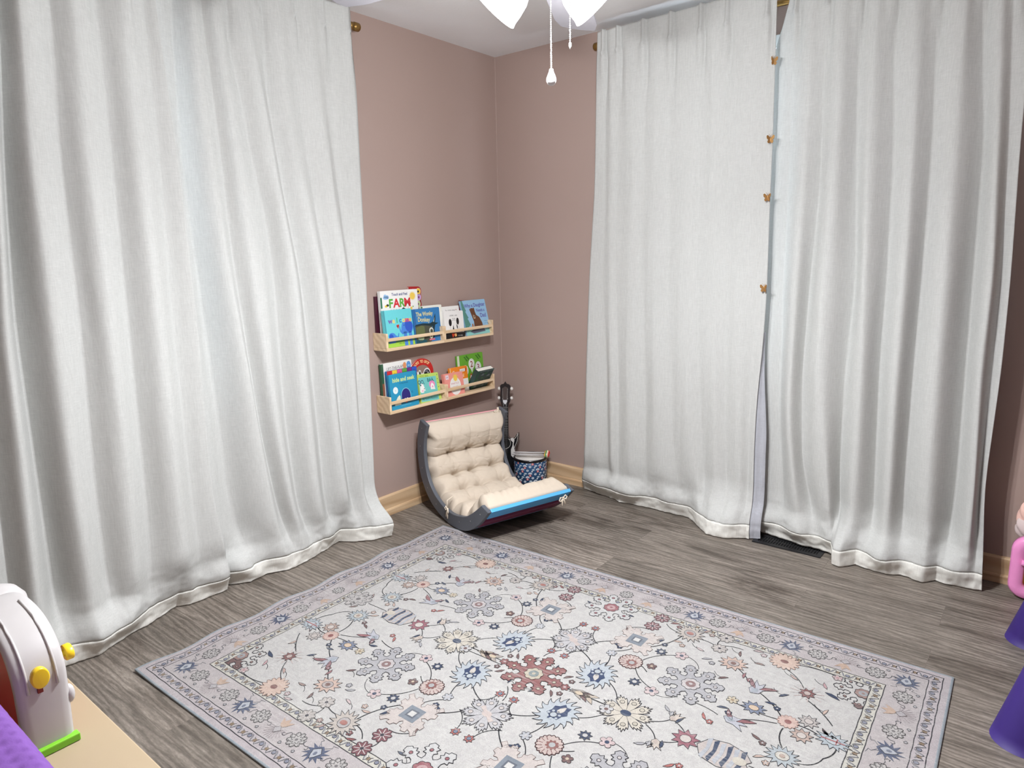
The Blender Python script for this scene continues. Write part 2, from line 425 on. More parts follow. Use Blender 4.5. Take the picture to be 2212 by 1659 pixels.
ZTOP = 2.395
def curtain(label, ax, tracks, base, ampf, hem, pleats, basef=None, m=12, seed=0, left_edge=None, hemz=None):
    tr = [(k, sorted(t)) for k, t in tracks]
    zs = []
    z = 0.0
    while z < 0.30: zs.append(z); z += 0.008
    while z < 2.15: zs.append(z); z += 0.035
    while z < ZTOP-0.001: zs.append(z); z += 0.012
    zs.append(ZTOP)
    P = []; 
    hem = sorted(hem)
    for z in zs:
        ss = [smooth_itp(t, max(z, 0.0)) for k, t in tr]
        for i in range(1, len(ss)):
            if ss[i] < ss[i-1]+0.004: ss[i] = ss[i-1]+0.004
        b = base if basef is None else None
        row = []
        amp = ampf(z)
        n = len(tr)
        for i in range(n-1):
            ka, kb = tr[i][0], tr[i+1][0]
            for j in range(m if i < n-2 else m+1):
                t = j/m
                s = ss[i] + (ss[i+1]-ss[i])*t
                def dv(k, q): return {'c': amp, 'v': -amp, 'V': -amp*1.7, 'w': -amp*0.45, 'e': amp*0.1}[k]
                da, db = dv(ka, i), dv(kb, i+1)
                if da < db: f = 0.55*(0.5-0.5*math.cos(PI*t)) + 0.45*math.sin(PI/2*t)
                else: f = 1-(0.55*(0.5-0.5*math.cos(PI*(1-t))) + 0.45*math.sin(PI/2*(1-t)))
                d0 = base if basef is None else basef((i+t)/(n-1), z)
                d = d0 + da + (db-da)*f
                # fine drape
                d += 0.0035*noise.noise(Vector((s*16+seed, z*1.1, seed))) + 0.0015*noise.noise(Vector((s*45, z*2.4, seed+5)))
                # pinch pleats
                zz = z; fl = 0.0
                for ps in pleats:
                    u = (s-ps)
                    if abs(u) < 0.09:
                        g = sstep(2.0, 2.30, z)
                        if z > 2.285:
                            d += 0.022*math.exp(-(u/0.0075)**2) - 0.010*math.exp(-((u-0.014)/0.005)**2)
                            zz += 0.006*math.exp(-(u/0.02)**2)*sstep(2.33, ZTOP, z)
                        d += 0.016*g*(1-0.8*sstep(2.285, 2.31, z))*(math.exp(-(u/0.02)**2) - 0.7*math.exp(-((u-0.022)/0.009)**2))
                # header stays flat
                h = sstep(2.22, 2.33, z)
                d = d*(1-0.6*h) + (d0 + (d-d0)*0.4)*0.6*h if h > 0 else d
                # puddle on the floor
                zb = 0.26
                if z < zb:
                    q = ((zb-z)/zb); wgt = q*q*(3-2*q) if q < 1 else 1
                    hd = itp(hem, s)
                    wr = (0.009*noise.noise(Vector((s*19+seed, z*22, 3.3+seed))) + 0.005*noise.noise(Vector((s*50+seed, z*50, 5))))*q
                    bul = math.sin(PI*min(1, z/0.17))**2*(0.012+0.075*max(0, noise.noise(Vector((s*6.5+seed*3.7, 1.7, 0))))) if z < 0.17 else 0
                    d = d*(1-wgt) + hd*wgt + wr + max(0, bul)
                d = max(d, 0.018 if z > 0.12 else 0.03)
                lift = 0.0
                if hemz: lift = itp(hemz, s)*(1-z/0.12) if z < 0.12 else 0
                z2 = max(zz + lift, 0.004)
                row.append((d, s, z2) if ax == 0 else (s, -d, z2))
        P.append(row)
    # body above the hem line, hem below: two meshes that share the seam row
    hk = next(i for i, z in enumerate(zs) if z >= 0.068)
    g = MB(); g.grid(P[hk:])
    o = g.build('curtain', M_linen, solid=0.0022, label=label, cat='curtain', group='floor-length linen curtains')
    g = MB(); g.grid([[tuple(p) for p in r] for r in P[:hk+1]])
    g.build('hem', M_hem, o, solid=0.004, label='lighter double-layer hem')
    # stiff header band at the very top
    tb = [i for i, z in enumerate(zs) if z >= 2.285]
    return o, P, zs
TRK_A = [
  ('e',[(2.03, -2.712), (1.19, -2.872), (0.33, -3.026)]),
  ('v',[(2.05, -2.653), (1.18, -2.767), (0.25, -2.867)]),
  ('c',[(2.07, -2.571), (1.17, -2.685), (0.2, -2.762)]),
  ('v',[(2.08, -2.505), (1.63, -2.555), (1.16, -2.608), (0.63, -2.632), (0.11, -2.651)]),
  ('c',[(2.09, -2.471), (1.64, -2.515), (1.16, -2.562), (0.61, -2.579), (0.09, -2.602)]),
  ('V',[(2.1, -2.436), (1.64, -2.48), (1.15, -2.514), (0.6, -2.52), (0.05, -2.525)]),
  ('c',[(2.11, -2.394), (1.64, -2.425), (1.15, -2.433), (0.58, -2.445), (0.0, -2.437)]),
  ('w',[(2.13, -2.307), (1.65, -2.336), (1.14, -2.344), (0.55, -2.369), (0.01, -2.371)]),
  ('c',[(2.15, -2.25), (1.66, -2.269), (1.13, -2.274), (0.53, -2.287), (0.03, -2.302)]),
  ('w',[(2.17, -2.176), (1.67, -2.184), (1.12, -2.196), (0.51, -2.21), (0.04, -2.235)]),
  ('c',[(2.18, -2.107), (1.67, -2.116), (1.12, -2.119), (0.48, -2.125), (0.06, -2.119)]),
  ('w',[(2.2, -2.025), (1.68, -2.027), (1.11, -2.042), (0.46, -2.048), (0.07, -2.035)]),
  ('e',[(2.21, -1.988), (1.68, -1.968), (1.1, -1.963), (0.44, -1.973), (0.06, -1.925)]),
]
TRK_B = [
  ('e',[(2.22, -1.972), (1.76, -1.969), (1.27, -1.976), (0.74, -1.962), (0.31, -1.968), (0.04, -1.950)]),
  ('V',[(2.24, -1.896), (2.07, -1.91), (1.67, -1.921), (1.27, -1.897), (0.73, -1.874), (0.34, -1.86), (0.05, -1.805)]),
  ('c',[(2.25, -1.844), (1.97, -1.852), (1.68, -1.836), (1.27, -1.814), (0.7, -1.756), (0.29, -1.723), (0.0, -1.677)]),
  ('w',[(2.21, -1.805), (1.86, -1.786), (1.37, -1.775), (0.63, -1.721), (0.32, -1.681), (0.02, -1.616)]),
  ('c',[(2.22, -1.773), (1.87, -1.743), (1.37, -1.716), (0.62, -1.67), (0.31, -1.637), (0.02, -1.569)]),
  ('v',[(2.23, -1.732), (1.96, -1.682), (1.69, -1.652), (1.56, -1.62), (1.26, -1.596), (0.67, -1.598), (0.25, -1.572), (0.02, -1.514)]),
  ('c',[(2.25, -1.657), (1.98, -1.606), (1.63, -1.574), (1.26, -1.531), (0.66, -1.524), (0.23, -1.501), (0.02, -1.438)]),
  ('v',[(2.27, -1.584), (1.98, -1.569), (1.63, -1.531), (1.25, -1.47), (0.64, -1.441), (0.2, -1.433), (0.03, -1.377)]),
  ('c',[(2.28, -1.506), (1.99, -1.498), (1.64, -1.459), (1.25, -1.4), (0.63, -1.377), (0.27, -1.357), (0.0, -1.311)]),
  ('w',[(2.3, -1.433), (2.0, -1.432), (1.64, -1.397), (1.25, -1.335), (0.62, -1.329), (0.26, -1.305), (-0.01, -1.271)]),
  ('c',[(2.32, -1.359), (2.02, -1.345), (1.65, -1.318), (1.25, -1.265), (0.61, -1.263), (0.24, -1.251), (-0.03, -1.229)]),
  ('w',[(2.28, -1.285), (2.03, -1.293), (1.65, -1.257), (1.25, -1.218), (0.6, -1.215), (0.23, -1.224), (-0.04, -1.192)]),
  ('e',[(2.32, -1.138), (2.05, -1.129), (1.66, -1.133), (1.24, -1.138), (0.58, -1.152), (0.21, -1.162), (-0.06, -1.149)]),
]
TRK_C = [
  ('e',[(2.4, 0.757), (2.27, 0.752), (1.67, 0.741), (1.21, 0.708), (0.71, 0.691), (0.19, 0.679), (0.04, 0.624)]),
  ('v',[(2.37, 0.804), (1.67, 0.801), (1.21, 0.793), (0.72, 0.818), (0.21, 0.828), (0.02, 0.82)]),
  ('c',[(2.36, 0.833), (1.67, 0.844), (1.21, 0.837), (0.72, 0.852), (0.22, 0.862), (0.02, 0.867)]),
  ('v',[(2.36, 0.873), (1.66, 0.878), (1.21, 0.875), (0.73, 0.888), (0.22, 0.894), (0.01, 0.904)]),
  ('c',[(2.36, 0.938), (1.66, 0.956), (1.21, 0.955), (0.73, 0.962), (0.24, 0.969), (0.01, 0.981)]),
  ('v',[(2.36, 1.011), (1.65, 1.03), (1.21, 1.028), (0.74, 1.049), (0.25, 1.058), (0.01, 1.076)]),
  ('c',[(2.36, 1.078), (1.65, 1.103), (1.21, 1.103), (0.75, 1.113), (0.27, 1.137), (0.01, 1.156)]),
  ('v',[(2.37, 1.152), (1.64, 1.166), (1.21, 1.172), (0.76, 1.194), (0.4, 1.203), (0.14, 1.255), (0.01, 1.309)]),
  ('c',[(2.36, 1.226), (1.64, 1.248), (1.21, 1.253), (0.76, 1.267), (0.42, 1.301), (0.16, 1.353), (-0.05, 1.389)]),
  ('v',[(2.36, 1.298), (1.63, 1.318), (1.21, 1.319), (0.77, 1.338), (0.31, 1.372), (-0.05, 1.421)]),
  ('c',[(2.36, 1.357), (1.63, 1.389), (1.21, 1.398), (0.78, 1.414), (0.32, 1.442), (-0.05, 1.48)]),
  ('v',[(2.35, 1.419), (1.62, 1.441), (1.21, 1.453), (0.78, 1.466), (0.33, 1.488), (-0.04, 1.526)]),
  ('c',[(2.35, 1.504), (1.62, 1.521), (1.21, 1.528), (0.79, 1.536), (0.34, 1.555), (-0.03, 1.576)]),
  ('v',[(2.33, 1.592), (1.9, 1.6), (1.41, 1.595), (1.0, 1.6), (0.57, 1.593), (-0.03, 1.605)]),
  ('e',[(2.34, 1.629), (2.11, 1.635), (1.8, 1.64), (1.55, 1.641), (1.15, 1.647), (0.88, 1.64), (0.67, 1.627), (0.45, 1.625), (-0.03, 1.636)]),
]
TRK_D = [
  ('e',[(2.34, 1.668), (2.20, 1.622), (2.12, 1.60), (1.8, 1.585), (1.41, 1.575), (1.01, 1.57), (0.58, 1.575), (0.01, 1.585)]),
  ('w',[(2.31, 1.691), (1.98, 1.691), (1.6, 1.7), (1.21, 1.698), (0.59, 1.714), (0.0, 1.766)]),
  ('c',[(2.3, 1.753), (1.96, 1.764), (1.6, 1.767), (1.21, 1.764), (0.6, 1.765), (-0.0, 1.848)]),
  ('v',[(2.29, 1.821), (1.96, 1.825), (1.59, 1.831), (1.21, 1.812), (0.81, 1.802), (0.39, 1.822), (-0.0, 1.928)]),
  ('c',[(2.27, 1.876), (1.77, 1.892), (1.21, 1.886), (0.82, 1.888), (0.41, 1.941), (-0.01, 1.987)]),
  ('v',[(2.26, 1.938), (1.76, 1.961), (1.21, 1.995), (0.83, 1.98), (0.42, 1.982), (-0.02, 2.011)]),
  ('c',[(2.25, 2.001), (1.75, 2.018), (1.21, 2.038), (0.83, 2.05), (0.33, 2.058), (-0.03, 2.068)]),
  ('v',[(2.23, 2.056), (1.75, 2.095), (1.21, 2.108), (0.84, 2.107), (0.34, 2.125), (-0.03, 2.137)]),
  ('c',[(2.21, 2.142), (1.74, 2.164), (1.21, 2.177), (0.84, 2.177), (0.36, 2.189), (-0.04, 2.192)]),
  ('v',[(2.2, 2.203), (1.73, 2.225), (1.22, 2.229), (0.85, 2.229), (0.36, 2.234), (-0.02, 2.252)]),
  ('c',[(2.18, 2.286), (1.72, 2.3), (1.22, 2.311), (0.86, 2.313), (0.38, 2.325), (-0.04, 2.351)]),
  ('V',[(2.17, 2.34), (1.71, 2.388), (1.22, 2.396), (0.86, 2.404), (0.4, 2.413), (-0.02, 2.401)]),
  ('c',[(2.16, 2.399), (1.71, 2.429), (1.22, 2.459), (0.87, 2.455), (0.41, 2.475), (-0.01, 2.48)]),
  ('w',[(2.15, 2.43), (1.7, 2.461), (1.22, 2.484), (0.87, 2.486), (0.42, 2.49), (-0.01, 2.511)]),
  ('e',[(2.14, 2.491), (1.7, 2.496), (1.22, 2.513), (0.88, 2.517), (0.42, 2.507), (-0.01, 2.538)]),
]
ampA = lambda z: 0.036 + 0.010*sstep(1.9, 0.8, z) if False else 0.038
curtA, PA, ZA = curtain('leftmost linen curtain panel with deep folds, behind the white toy', 0, TRK_A, 0.135,
    lambda z: 0.022 + 0.013*(1-sstep(1.2, 2.1, z)),
    [(-3.0, .15), (-2.60, .17), (-2.50, .17), (-2.44, .19), (-2.34, .14), (-2.26, .125), (-2.12, .07), (-2.08, .10), (-2.01, .095), (-1.95, .105), (-1.90, .105)],
    [-2.66, -2.56, -2.45, -2.33, -2.21, -2.09], basef=lambda u, z: 0.135 + 0.02*u, seed=1)
curtB, PB, ZB = curtain('linen curtain panel next to the book shelves, right half of the left pair', 0, TRK_B, 0.125,
    lambda z: 0.015 + 0.016*(1-sstep(0.9, 2.1, z)),
    [(-1.97, .055), (-1.91, .055), (-1.875, .085), (-1.83, .12), (-1.75, .105), (-1.68, .145), (-1.60, .145), (-1.52, .13), (-1.42, .10), (-1.35, .085), (-1.30, .15), (-1.24, .20), (-1.15, .235)],
    [-1.732, -1.584, -1.433, -1.285, -1.16], basef=lambda u, z: 0.105 + 0.03*min(1, u*2.2), seed=2)
curtC, PC, ZC = curtain('nearly flat linen curtain panel left of the floor vent, with butterfly clips on its edge', 1, TRK_C, 0.125,
    lambda z: 0.004 + 0.006*(1-sstep(0.5, 1.2, z)) + 0.002*sstep(1.8, 2.2, z),
    [(0.55, .035), (0.62, .04), (0.80, .075), (0.86, .09), (0.90, .115), (1.04, .098), (1.30, .105), (1.40, .20), (1.45, .245), (1.53, .25), (1.62, .185), (1.66, .187)],
    [0.79, 0.873, 1.011, 1.152, 1.298, 1.419, 1.592], basef=lambda u, z: 0.118 + 0.03*u, seed=3)
curtD, PD, ZD = curtain('rightmost linen curtain panel with deep folds, hanging over the floor vent', 1, TRK_D, 0.115,
    lambda z: 0.014 + 0.020*(1-sstep(1.0, 2.1, z)),
    [(1.60, .09), (1.69, .095), (1.87, .135), (1.985, .135), (2.01, .24), (2.04, .248), (2.09, .185), (2.13, .20), (2.21, .207), (2.26, .178), (2.34, .205), (2.38, .15), (2.42, .165), (2.54, .14)],
    [1.691, 1.821, 1.938, 2.056, 2.203, 2.34, 2.45], basef=lambda u, z: 0.085 + 0.045*min(1, u*4), seed=4, hemz=[(1.6, .012), (1.97, .010), (2.0, 0.0)])
# grey lining strip that shows along the turned edge of the flat panel
g = MB(); rows = []
for z, row in zip(ZC, PC):
    if z > 1.0: break
    e = row[-1]; wd = 0.046*(1-sstep(0.45, 0.98, z))
    rows.append([(e[0]-0.004, e[1]+0.006, e[2]), (e[0]+wd*0.25, e[1]+0.016, e[2]), (e[0]+wd*0.6, e[1]+0.024+0.003*math.sin(z*40), e[2]), (e[0]+wd, e[1]+0.020, max(e[2], 0.012))])
g.grid(rows); g.build('lining', M_lining, curtC, solid=0.0015, label='grey lining showing at the turned edge')

# ------------------------------------------------------------------ curtain rods
def rod(label, ax, s0, s1, d, z):
    def P(s): return (d, s, z) if ax == 0 else (s, -d, z)
    root = empty('curtain_rod', P((s0+s1)/2), label=label, cat='curtain rod', group='brass curtain rods')
    L = (s1-s0)/2
    T = Matrix.Rotation(PI/2, 4, 'X') if ax == 0 else Matrix.Rotation(PI/2, 4, 'Y')
    mb = MB(); mb.lathe([(0.0125, -L), (0.0125, L)], 16, T=T); mb.build('rod', M_brass, root)
    for sg in (-1, 1):
        T2 = T @ Matrix.Translation((0, 0, sg*L)) @ (Matrix.Identity(4) if sg > 0 else Matrix.Rotation(PI, 4, 'X'))
        mb = MB(); mb.lathe([(0.012, -0.005), (0.016, 0.0), (0.016, 0.012), (0.013, 0.014), (0.013, 0.018), (0.018, 0.020), (0.019, 0.024), (0.019, 0.046), (0.016, 0.050), (0.0001, 0.051)], 20, T=T2)
        mb.build('finial', M_brass, root)
        s_ = sg*(L-0.045)
        mb = MB()
        def Q(s, dd, z): return (dd, s, z) if ax == 0 else (s, -dd, z)
        mb.tube([Q(s_, -d+0.002, -0.012), Q(s_, -0.03, -0.014), Q(s_, 0, -0.016)], 0.007, 8)
        p = Q(s_-0.014, -d, -0.045); q = Q(s_+0.014, -d+0.006, 0.03)
        mb.box([min(a, b) for a, b in zip(p, q)], [max(a, b) for a, b in zip(p, q)])
        mb.build('bracket', M_brass, root)
    return root
rod('brass curtain rod with cylinder end above the left curtains', 0, -2.98, -1.085, 0.065, 2.352)
rod('brass curtain rod with cylinder end above the right curtains', 1, 0.748, 2.62, 0.055, 2.352)

# ------------------------------------------------------------------ butterfly clips
def wing(sx, up):
    if up: return [(0, 0.001), (0.006*sx, 0.012), (0.014*sx, 0.019), (0.019*sx, 0.016), (0.018*sx, 0.006), (0.012*sx, 0.0), (0, -0.001)]
    return [(0, 0.0), (0.012*sx, -0.001), (0.015*sx, -0.007), (0.011*sx, -0.014), (0.005*sx, -0.013), (0, -0.004)]
def butterfly(x, y, z, yaw, label):
    root = empty('butterfly_clip', (x, y, z), (PI/2, 0, yaw), label=label, cat='butterfly clip', group='gold butterfly clips on the right curtains')
    for sx in (-1, 1):
        mb = MB(); T = Matrix.Rotation(-sx*0.5, 4, 'Y')
        for up in (True, False):
            pl = wing(sx, up)
            if sx < 0: pl = pl[::-1]
            mb.prism(pl, 0.001, 0.003, T=T)
        mb.build('wing', M_gold, root)
    mb = MB(); mb.ball((0, 0.001, 0.002), 0.0028, sq=(1, 4.2, 1)); mb.build('body', M_gold, root)
    mb = MB()
    for sx in (-1, 1): mb.tube([(0, 0.011, 0.003), (0.003*sx, 0.018, 0.005), (0.007*sx, 0.023, 0.006)], 0.0006, 6)
    mb.build('antenna', M_gold, root)
def cpos(z):
    i = min(range(len(ZC)), key=lambda k: abs(ZC[k]-z)); return PC[i][-3]
for z, yaw, lab in ((2.10, 0.9, 'topmost gold butterfly clip, turned sideways on the curtain gap'), (1.79, 0.35, 'gold butterfly clip second from the top of the curtain gap'),
                    (1.552, 0.0, 'coppery butterfly clip third from the top of the curtain gap'), (1.165, -0.15, 'lowest butterfly clip on the edge of the flat curtain')):
    e = cpos(z); butterfly(e[0], e[1]-0.010, z, yaw, lab)

# ------------------------------------------------------------------ floor register
root = empty('floor_vent', (1.803, -0.148, 0), label='black metal floor vent half under the right curtain', cat='vent')
mb = MB(); mb.box((-.150, -.055, 0), (.150, -.034, 0.005)); mb.box((-.150, .034, 0), (.150, .055, 0.005))
mb.box((-.150, -.034, 0), (-.130, .034, 0.005)); mb.box((.130, -.034, 0), (.150, .034, 0.005)); mb.build('frame', M_vent, root)
mb = MB()
for k in range(22):
    x = -.130 + (k+0.5)*0.26/22; mb.box((x-.0022, -.034, 0.0005), (x+.0022, .034, 0.004))
mb.box((-.13, -.0025, 0.0005), (.13, .0025, 0.0042)); mb.build('grille', M_vent, root)
mb = MB(); mb.box((-.13, -.034, 0.0001), (.13, .034, 0.0005)); mb.build('damper', plain('dark duct', rgb(8, 8, 9), 0.8), root)

# ------------------------------------------------------------------ ceiling fan with lights
FX, FY = 1.588, -1.719
fan = empty('ceiling_fan', (FX, FY, H), label='white ceiling fan with lit frosted glass shades and two pull chains', cat='ceiling fan')
mb = MB(); mb.lathe([(0.065, 0), (0.062, -0.02), (0.035, -0.055), (0.016, -0.06)], 32); mb.build('canopy', M_fan, fan)
mb = MB(); mb.lathe([(0.012, -0.05), (0.012, -0.20)], 16); mb.build('downrod', M_fan, fan)
mb = MB(); mb.lathe([(0.02, -0.185), (0.085, -0.195), (0.11, -0.22), (0.115, -0.28), (0.10, -0.315), (0.06, -0.33)], 40); mb.build('motor_housing', M_fan, fan)
mb = MB(); mb.lathe([(0.045, -0.325), (0.058, -0.335), (0.060, -0.385), (0.045, -0.405), (0.018, -0.415), (0.0001, -0.418)], 32); mb.build('light_fitter', M_fan, fan)
for k in range(5):
    a = math.radians(116.5 + 72*k)
    T = Matrix.Rotation(a, 4, 'Z') @ Matrix.Translation((0, 0, -0.345)) @ Matrix.Rotation(0.2, 4, 'X')
    mb = MB(); out_ = [(0.17, -0.055), (0.30, -0.066), (0.64, -0.072), (0.705, -0.060), (0.718, -0.03), (0.718, 0.03), (0.705, 0.060), (0.64, 0.072), (0.30, 0.066), (0.17, 0.055)]
    mb.prism(out_, -0.003, 0.003, T=T); bl = mb.build('blade', M_blade, fan)
    mb = MB(); mb.prism([(0.08, -0.016), (0.20, -0.022), (0.25, -0.03), (0.25, 0.03), (0.20, 0.022), (0.08, 0.016)], 0.003, 0.008, T=T); mb.build('blade_bracket', M_fan, bl)
VA = math.degrees(math.atan2(-FY+0 + (-CAM.y)*-1 + 0, 0)) if False else 125.0
LIGHTS = []
for k, az in enumerate((VA+66, VA-64, VA+178)):
    a = math.radians(az)
    T = Matrix.Rotation(a, 4, 'Z') @ Matrix.Translation((0.048, 0, -0.392)) @ Matrix.Rotation(math.radians(180-(50 if k < 2 else 62)), 4, 'Y') @ Matrix.Scale(1.12 if k < 2 else 0.85, 4)
    mb = MB(); mb.lathe([(0.018, -0.02), (0.020, 0.0), (0.022, 0.022)], 20, T=T); arm = mb.build('lamp_holder', M_fan, fan)
    prof = [(0.022, 0.015), (0.030, 0.020), (0.047, 0.040), (0.058, 0.065), (0.062, 0.090), (0.063, 0.108), (0.066, 0.118), (0.0635, 0.118), (0.060, 0.108), (0.059, 0.09), (0.055, 0.066), (0.044, 0.043), (0.028, 0.024), (0.02, 0.02)]
    mb = MB(); mb.lathe(prof, 36, T=T, cap=False); mb.build('lamp_shade', M_shade, fan)
    mb = MB(); mb.ball((0, 0, 0.065), 0.026, T=T, sq=(1, 1, 1.2)); mb.build('bulb', M_shade, fan)
    LIGHTS.append(Matrix.Translation((FX, FY, H)) @ T @ Vector((0, 0, 0.135)))
def chain(x, y, z0, z1, knob, name='pull_chain'):
    mb = MB(); z = z0
    while z > z1:
        mb.ball((x, y, z), 0.0019, n=8); z -= 0.0042
    c = mb.build(name, M_chain, fan)
    if knob:
        mb = MB(); mb.lathe([(0.0001, z1+0.002), (0.005, z1), (0.0055, z1-0.005), (0.009, z1-0.013), (0.0122, z1-0.022), (0.0125, z1-0.028), (0.0095, z1-0.035), (0.005, z1-0.038), (0.0001, z1-0.039)], 20, T=Matrix.Translation((x, y, 0)))
        mb.build('pull_knob', M_chain, c)
    else:
        mb = MB(); mb.lathe([(0.0030, z1+0.003), (0.0035, z1-0.004), (0.0001, z1-0.012)], 12, T=Matrix.Translation((x, y, 0))); mb.build('chain_end', M_chain, c)
chain(0.010, 0.010, -0.41, -0.648, True)
chain(0.055, 0.028, -0.375, -0.594, False)
for k, p in enumerate(LIGHTS):
    ld = bpy.data.lights.new('fan_lamp', 'POINT'); ld.energy = 43.0; ld.shadow_soft_size = 0.03; ld.color = (0.96, 0.985, 1.02)
    lo = bpy.data.objects.new('fan_lamp', ld); lo.location = p; COL.objects.link(lo)
    # light leaving the open mouth of the shade, downwards
    ld = bpy.data.lights.new('fan_lamp_down', 'SPOT'); ld.energy = 54.0; ld.shadow_soft_size = 0.03; ld.color = (0.96, 0.985, 1.02)
    ld.spot_size = math.radians(168); ld.spot_blend = 1.0
    lo = bpy.data.objects.new('fan_lamp_down', ld); lo.location = p; COL.objects.link(lo)
# ------------------------------------------------------------------ flat printed artwork (kept inside the mesh of the thing it is printed on)
def ell(cx, cy, rx, ry=None, n=24, a0=0, a1=360):
    ry = rx if ry is None else ry
    full = abs(a1-a0) >= 360
    m = n if full else n+1
    return [(cx+rx*math.cos(math.radians(a0+(a1-a0)*k/n)), cy+ry*math.sin(math.radians(a0+(a1-a0)*k/n))) for k in range(m)]
def rect(x0, y0, x1, y1): return [(x0, y0), (x1, y0), (x1, y1), (x0, y1)]
def line(pts, w):
    """ribbon polygon quads along a polyline"""
    out = []
    for (a, b) in zip(pts, pts[1:]):
        dx, dy = b[0]-a[0], b[1]-a[1]; L = math.hypot(dx, dy) or 1
        nx, ny = -dy/L*w/2, dx/L*w/2; ex, ey = dx/L*w*0.25, dy/L*w*0.25
        out.append([(a[0]+nx-ex, a[1]+ny-ey), (a[0]-nx-ex, a[1]-ny-ey), (b[0]-nx+ex, b[1]-ny+ey), (b[0]+nx+ex, b[1]+ny+ey)])
    return out
def curve(p0, p1, bend, n=8):
    mx, my = (p0[0]+p1[0])/2, (p0[1]+p1[1])/2
    dx, dy = p1[0]-p0[0], p1[1]-p0[1]
    c = (mx-dy*bend, my+dx*bend)
    return [((1-t)**2*p0[0]+2*t*(1-t)*c[0]+t*t*p1[0], (1-t)**2*p0[1]+2*t*(1-t)*c[1]+t*t*p1[1]) for t in [k/n for k in range(n+1)]]
FCACHE = {}
def text_polys(s, size=1.0, bold=0.0, align='CENTER'):
    key = (s, size, bold, align)
    if key in FCACHE: return FCACHE[key]
    cu = bpy.data.curves.new('txt', 'FONT'); cu.body = s; cu.size = size; cu.align_x = align; cu.offset = bold; cu.resolution_u = 3
    o = bpy.data.objects.new('txt', cu); COL.objects.link(o)
    dg = bpy.context.evaluated_depsgraph_get(); dg.update()
    me = o.evaluated_get(dg).to_mesh()
    vs = [(v.co.x, v.co.y) for v in me.vertices]; polys = [[vs[i] for i in p.vertices] for p in me.polygons]
    o.evaluated_get(dg).to_mesh_clear()
    bpy.data.objects.remove(o); bpy.data.curves.remove(cu)
    FCACHE[key] = polys; return polys
class Art:
    def __init__(s): s.items = []
    def poly(s, pts, col, L=1):
        s.items.append((pts, col, L)); return s
    def many(s, polys, col, L=1):
        for p in polys: s.items.append((p, col, L))
    def text(s, x, y, t, size, col, L=4, bold=0.0, rot=0.0, sx=1.0, align='CENTER'):
        ca, sa = math.cos(rot), math.sin(rot)
        for p in text_polys(t, size, bold, align):
            s.items.append(([(x+sx*a*ca-b*sa, y+sx*a*sa+b*ca) for a, b in p], col, L))
    def letters(s, x, y, t, size, cols, L=4, bold=0.0, adv=0.66, rot=0.0):
        n = len(t)
        for i, ch in enumerate(t):
            if ch == ' ': continue
            d = (i-(n-1)/2)*size*adv
            s.text(x+d*math.cos(rot), y+d*math.sin(rot), ch, size, cols[i % len(cols)], L, bold, rot)
    def put(s, mb, fn, eps=0.00012):
        """fn(x, y, h) -> 3D point"""
        for pts, col, L in s.items:
            if len(pts) < 3: continue
            ar = sum(pts[i][0]*pts[(i+1) % len(pts)][1]-pts[(i+1) % len(pts)][0]*pts[i][1] for i in range(len(pts)))
            if ar < 0: pts = pts[::-1]
            vs = [fn(x, y, eps*L) for x, y in pts]
            if len(pts) > 4:
                tr = tessellate_polygon([[Vector((x, y, 0)) for x, y in pts]])
                fs = []
                for t in tr:
                    a, b, c = [pts[i] for i in t]
                    cr = (b[0]-a[0])*(c[1]-a[1])-(b[1]-a[1])*(c[0]-a[0])
                    fs.append(tuple(t) if cr > 0 else tuple(t[::-1]))
                mb.add(vs, fs, col)
            else: mb.add(vs, [tuple(range(len(pts)))], col)

# ------------------------------------------------------------------ wall shelves
SH_L, SH_D, SH_H = 0.4065, 0.100, 0.088
def shelf(y0, z0, label):
    root = empty('wall_shelf', (0, y0, z0), label=label, cat='shelf', group='pale birch picture-ledge shelves')
    def part(name, lo, hi):
        mb = MB(); mb.box(lo, hi, bev=0.0015); mb.build(name, M_shelf, root)
    t = 0.0125
    part('bottom_board', (0.001, 0, 0), (SH_D, SH_L, 0.0145))
    for k in (0, 1): part('side_panel', (0.001, k*(SH_L-t), 0.0147), (SH_D, k*(SH_L-t)+t, SH_H))
    part('back_rail', (0.001, t+.0002, 0.030), (0.008, SH_L-t-.0002, 0.070))
    part('front_bar', (SH_D-0.009, t+.0002, 0.048), (SH_D, SH_L-t-.0002, 0.064))
SY0 = -1.003
ZU, ZL = 0.876, 0.558
shelf(SY0, ZU, 'upper left birch shelf holding the farm and donkey books')
shelf(SY0+SH_L+0.001, ZU, 'upper right birch shelf holding the panda and bear books')
shelf(SY0, ZL, 'lower left birch shelf holding the hide and seek book')
shelf(SY0+SH_L+0.001, ZL, 'lower right birch shelf nearest the ukulele')

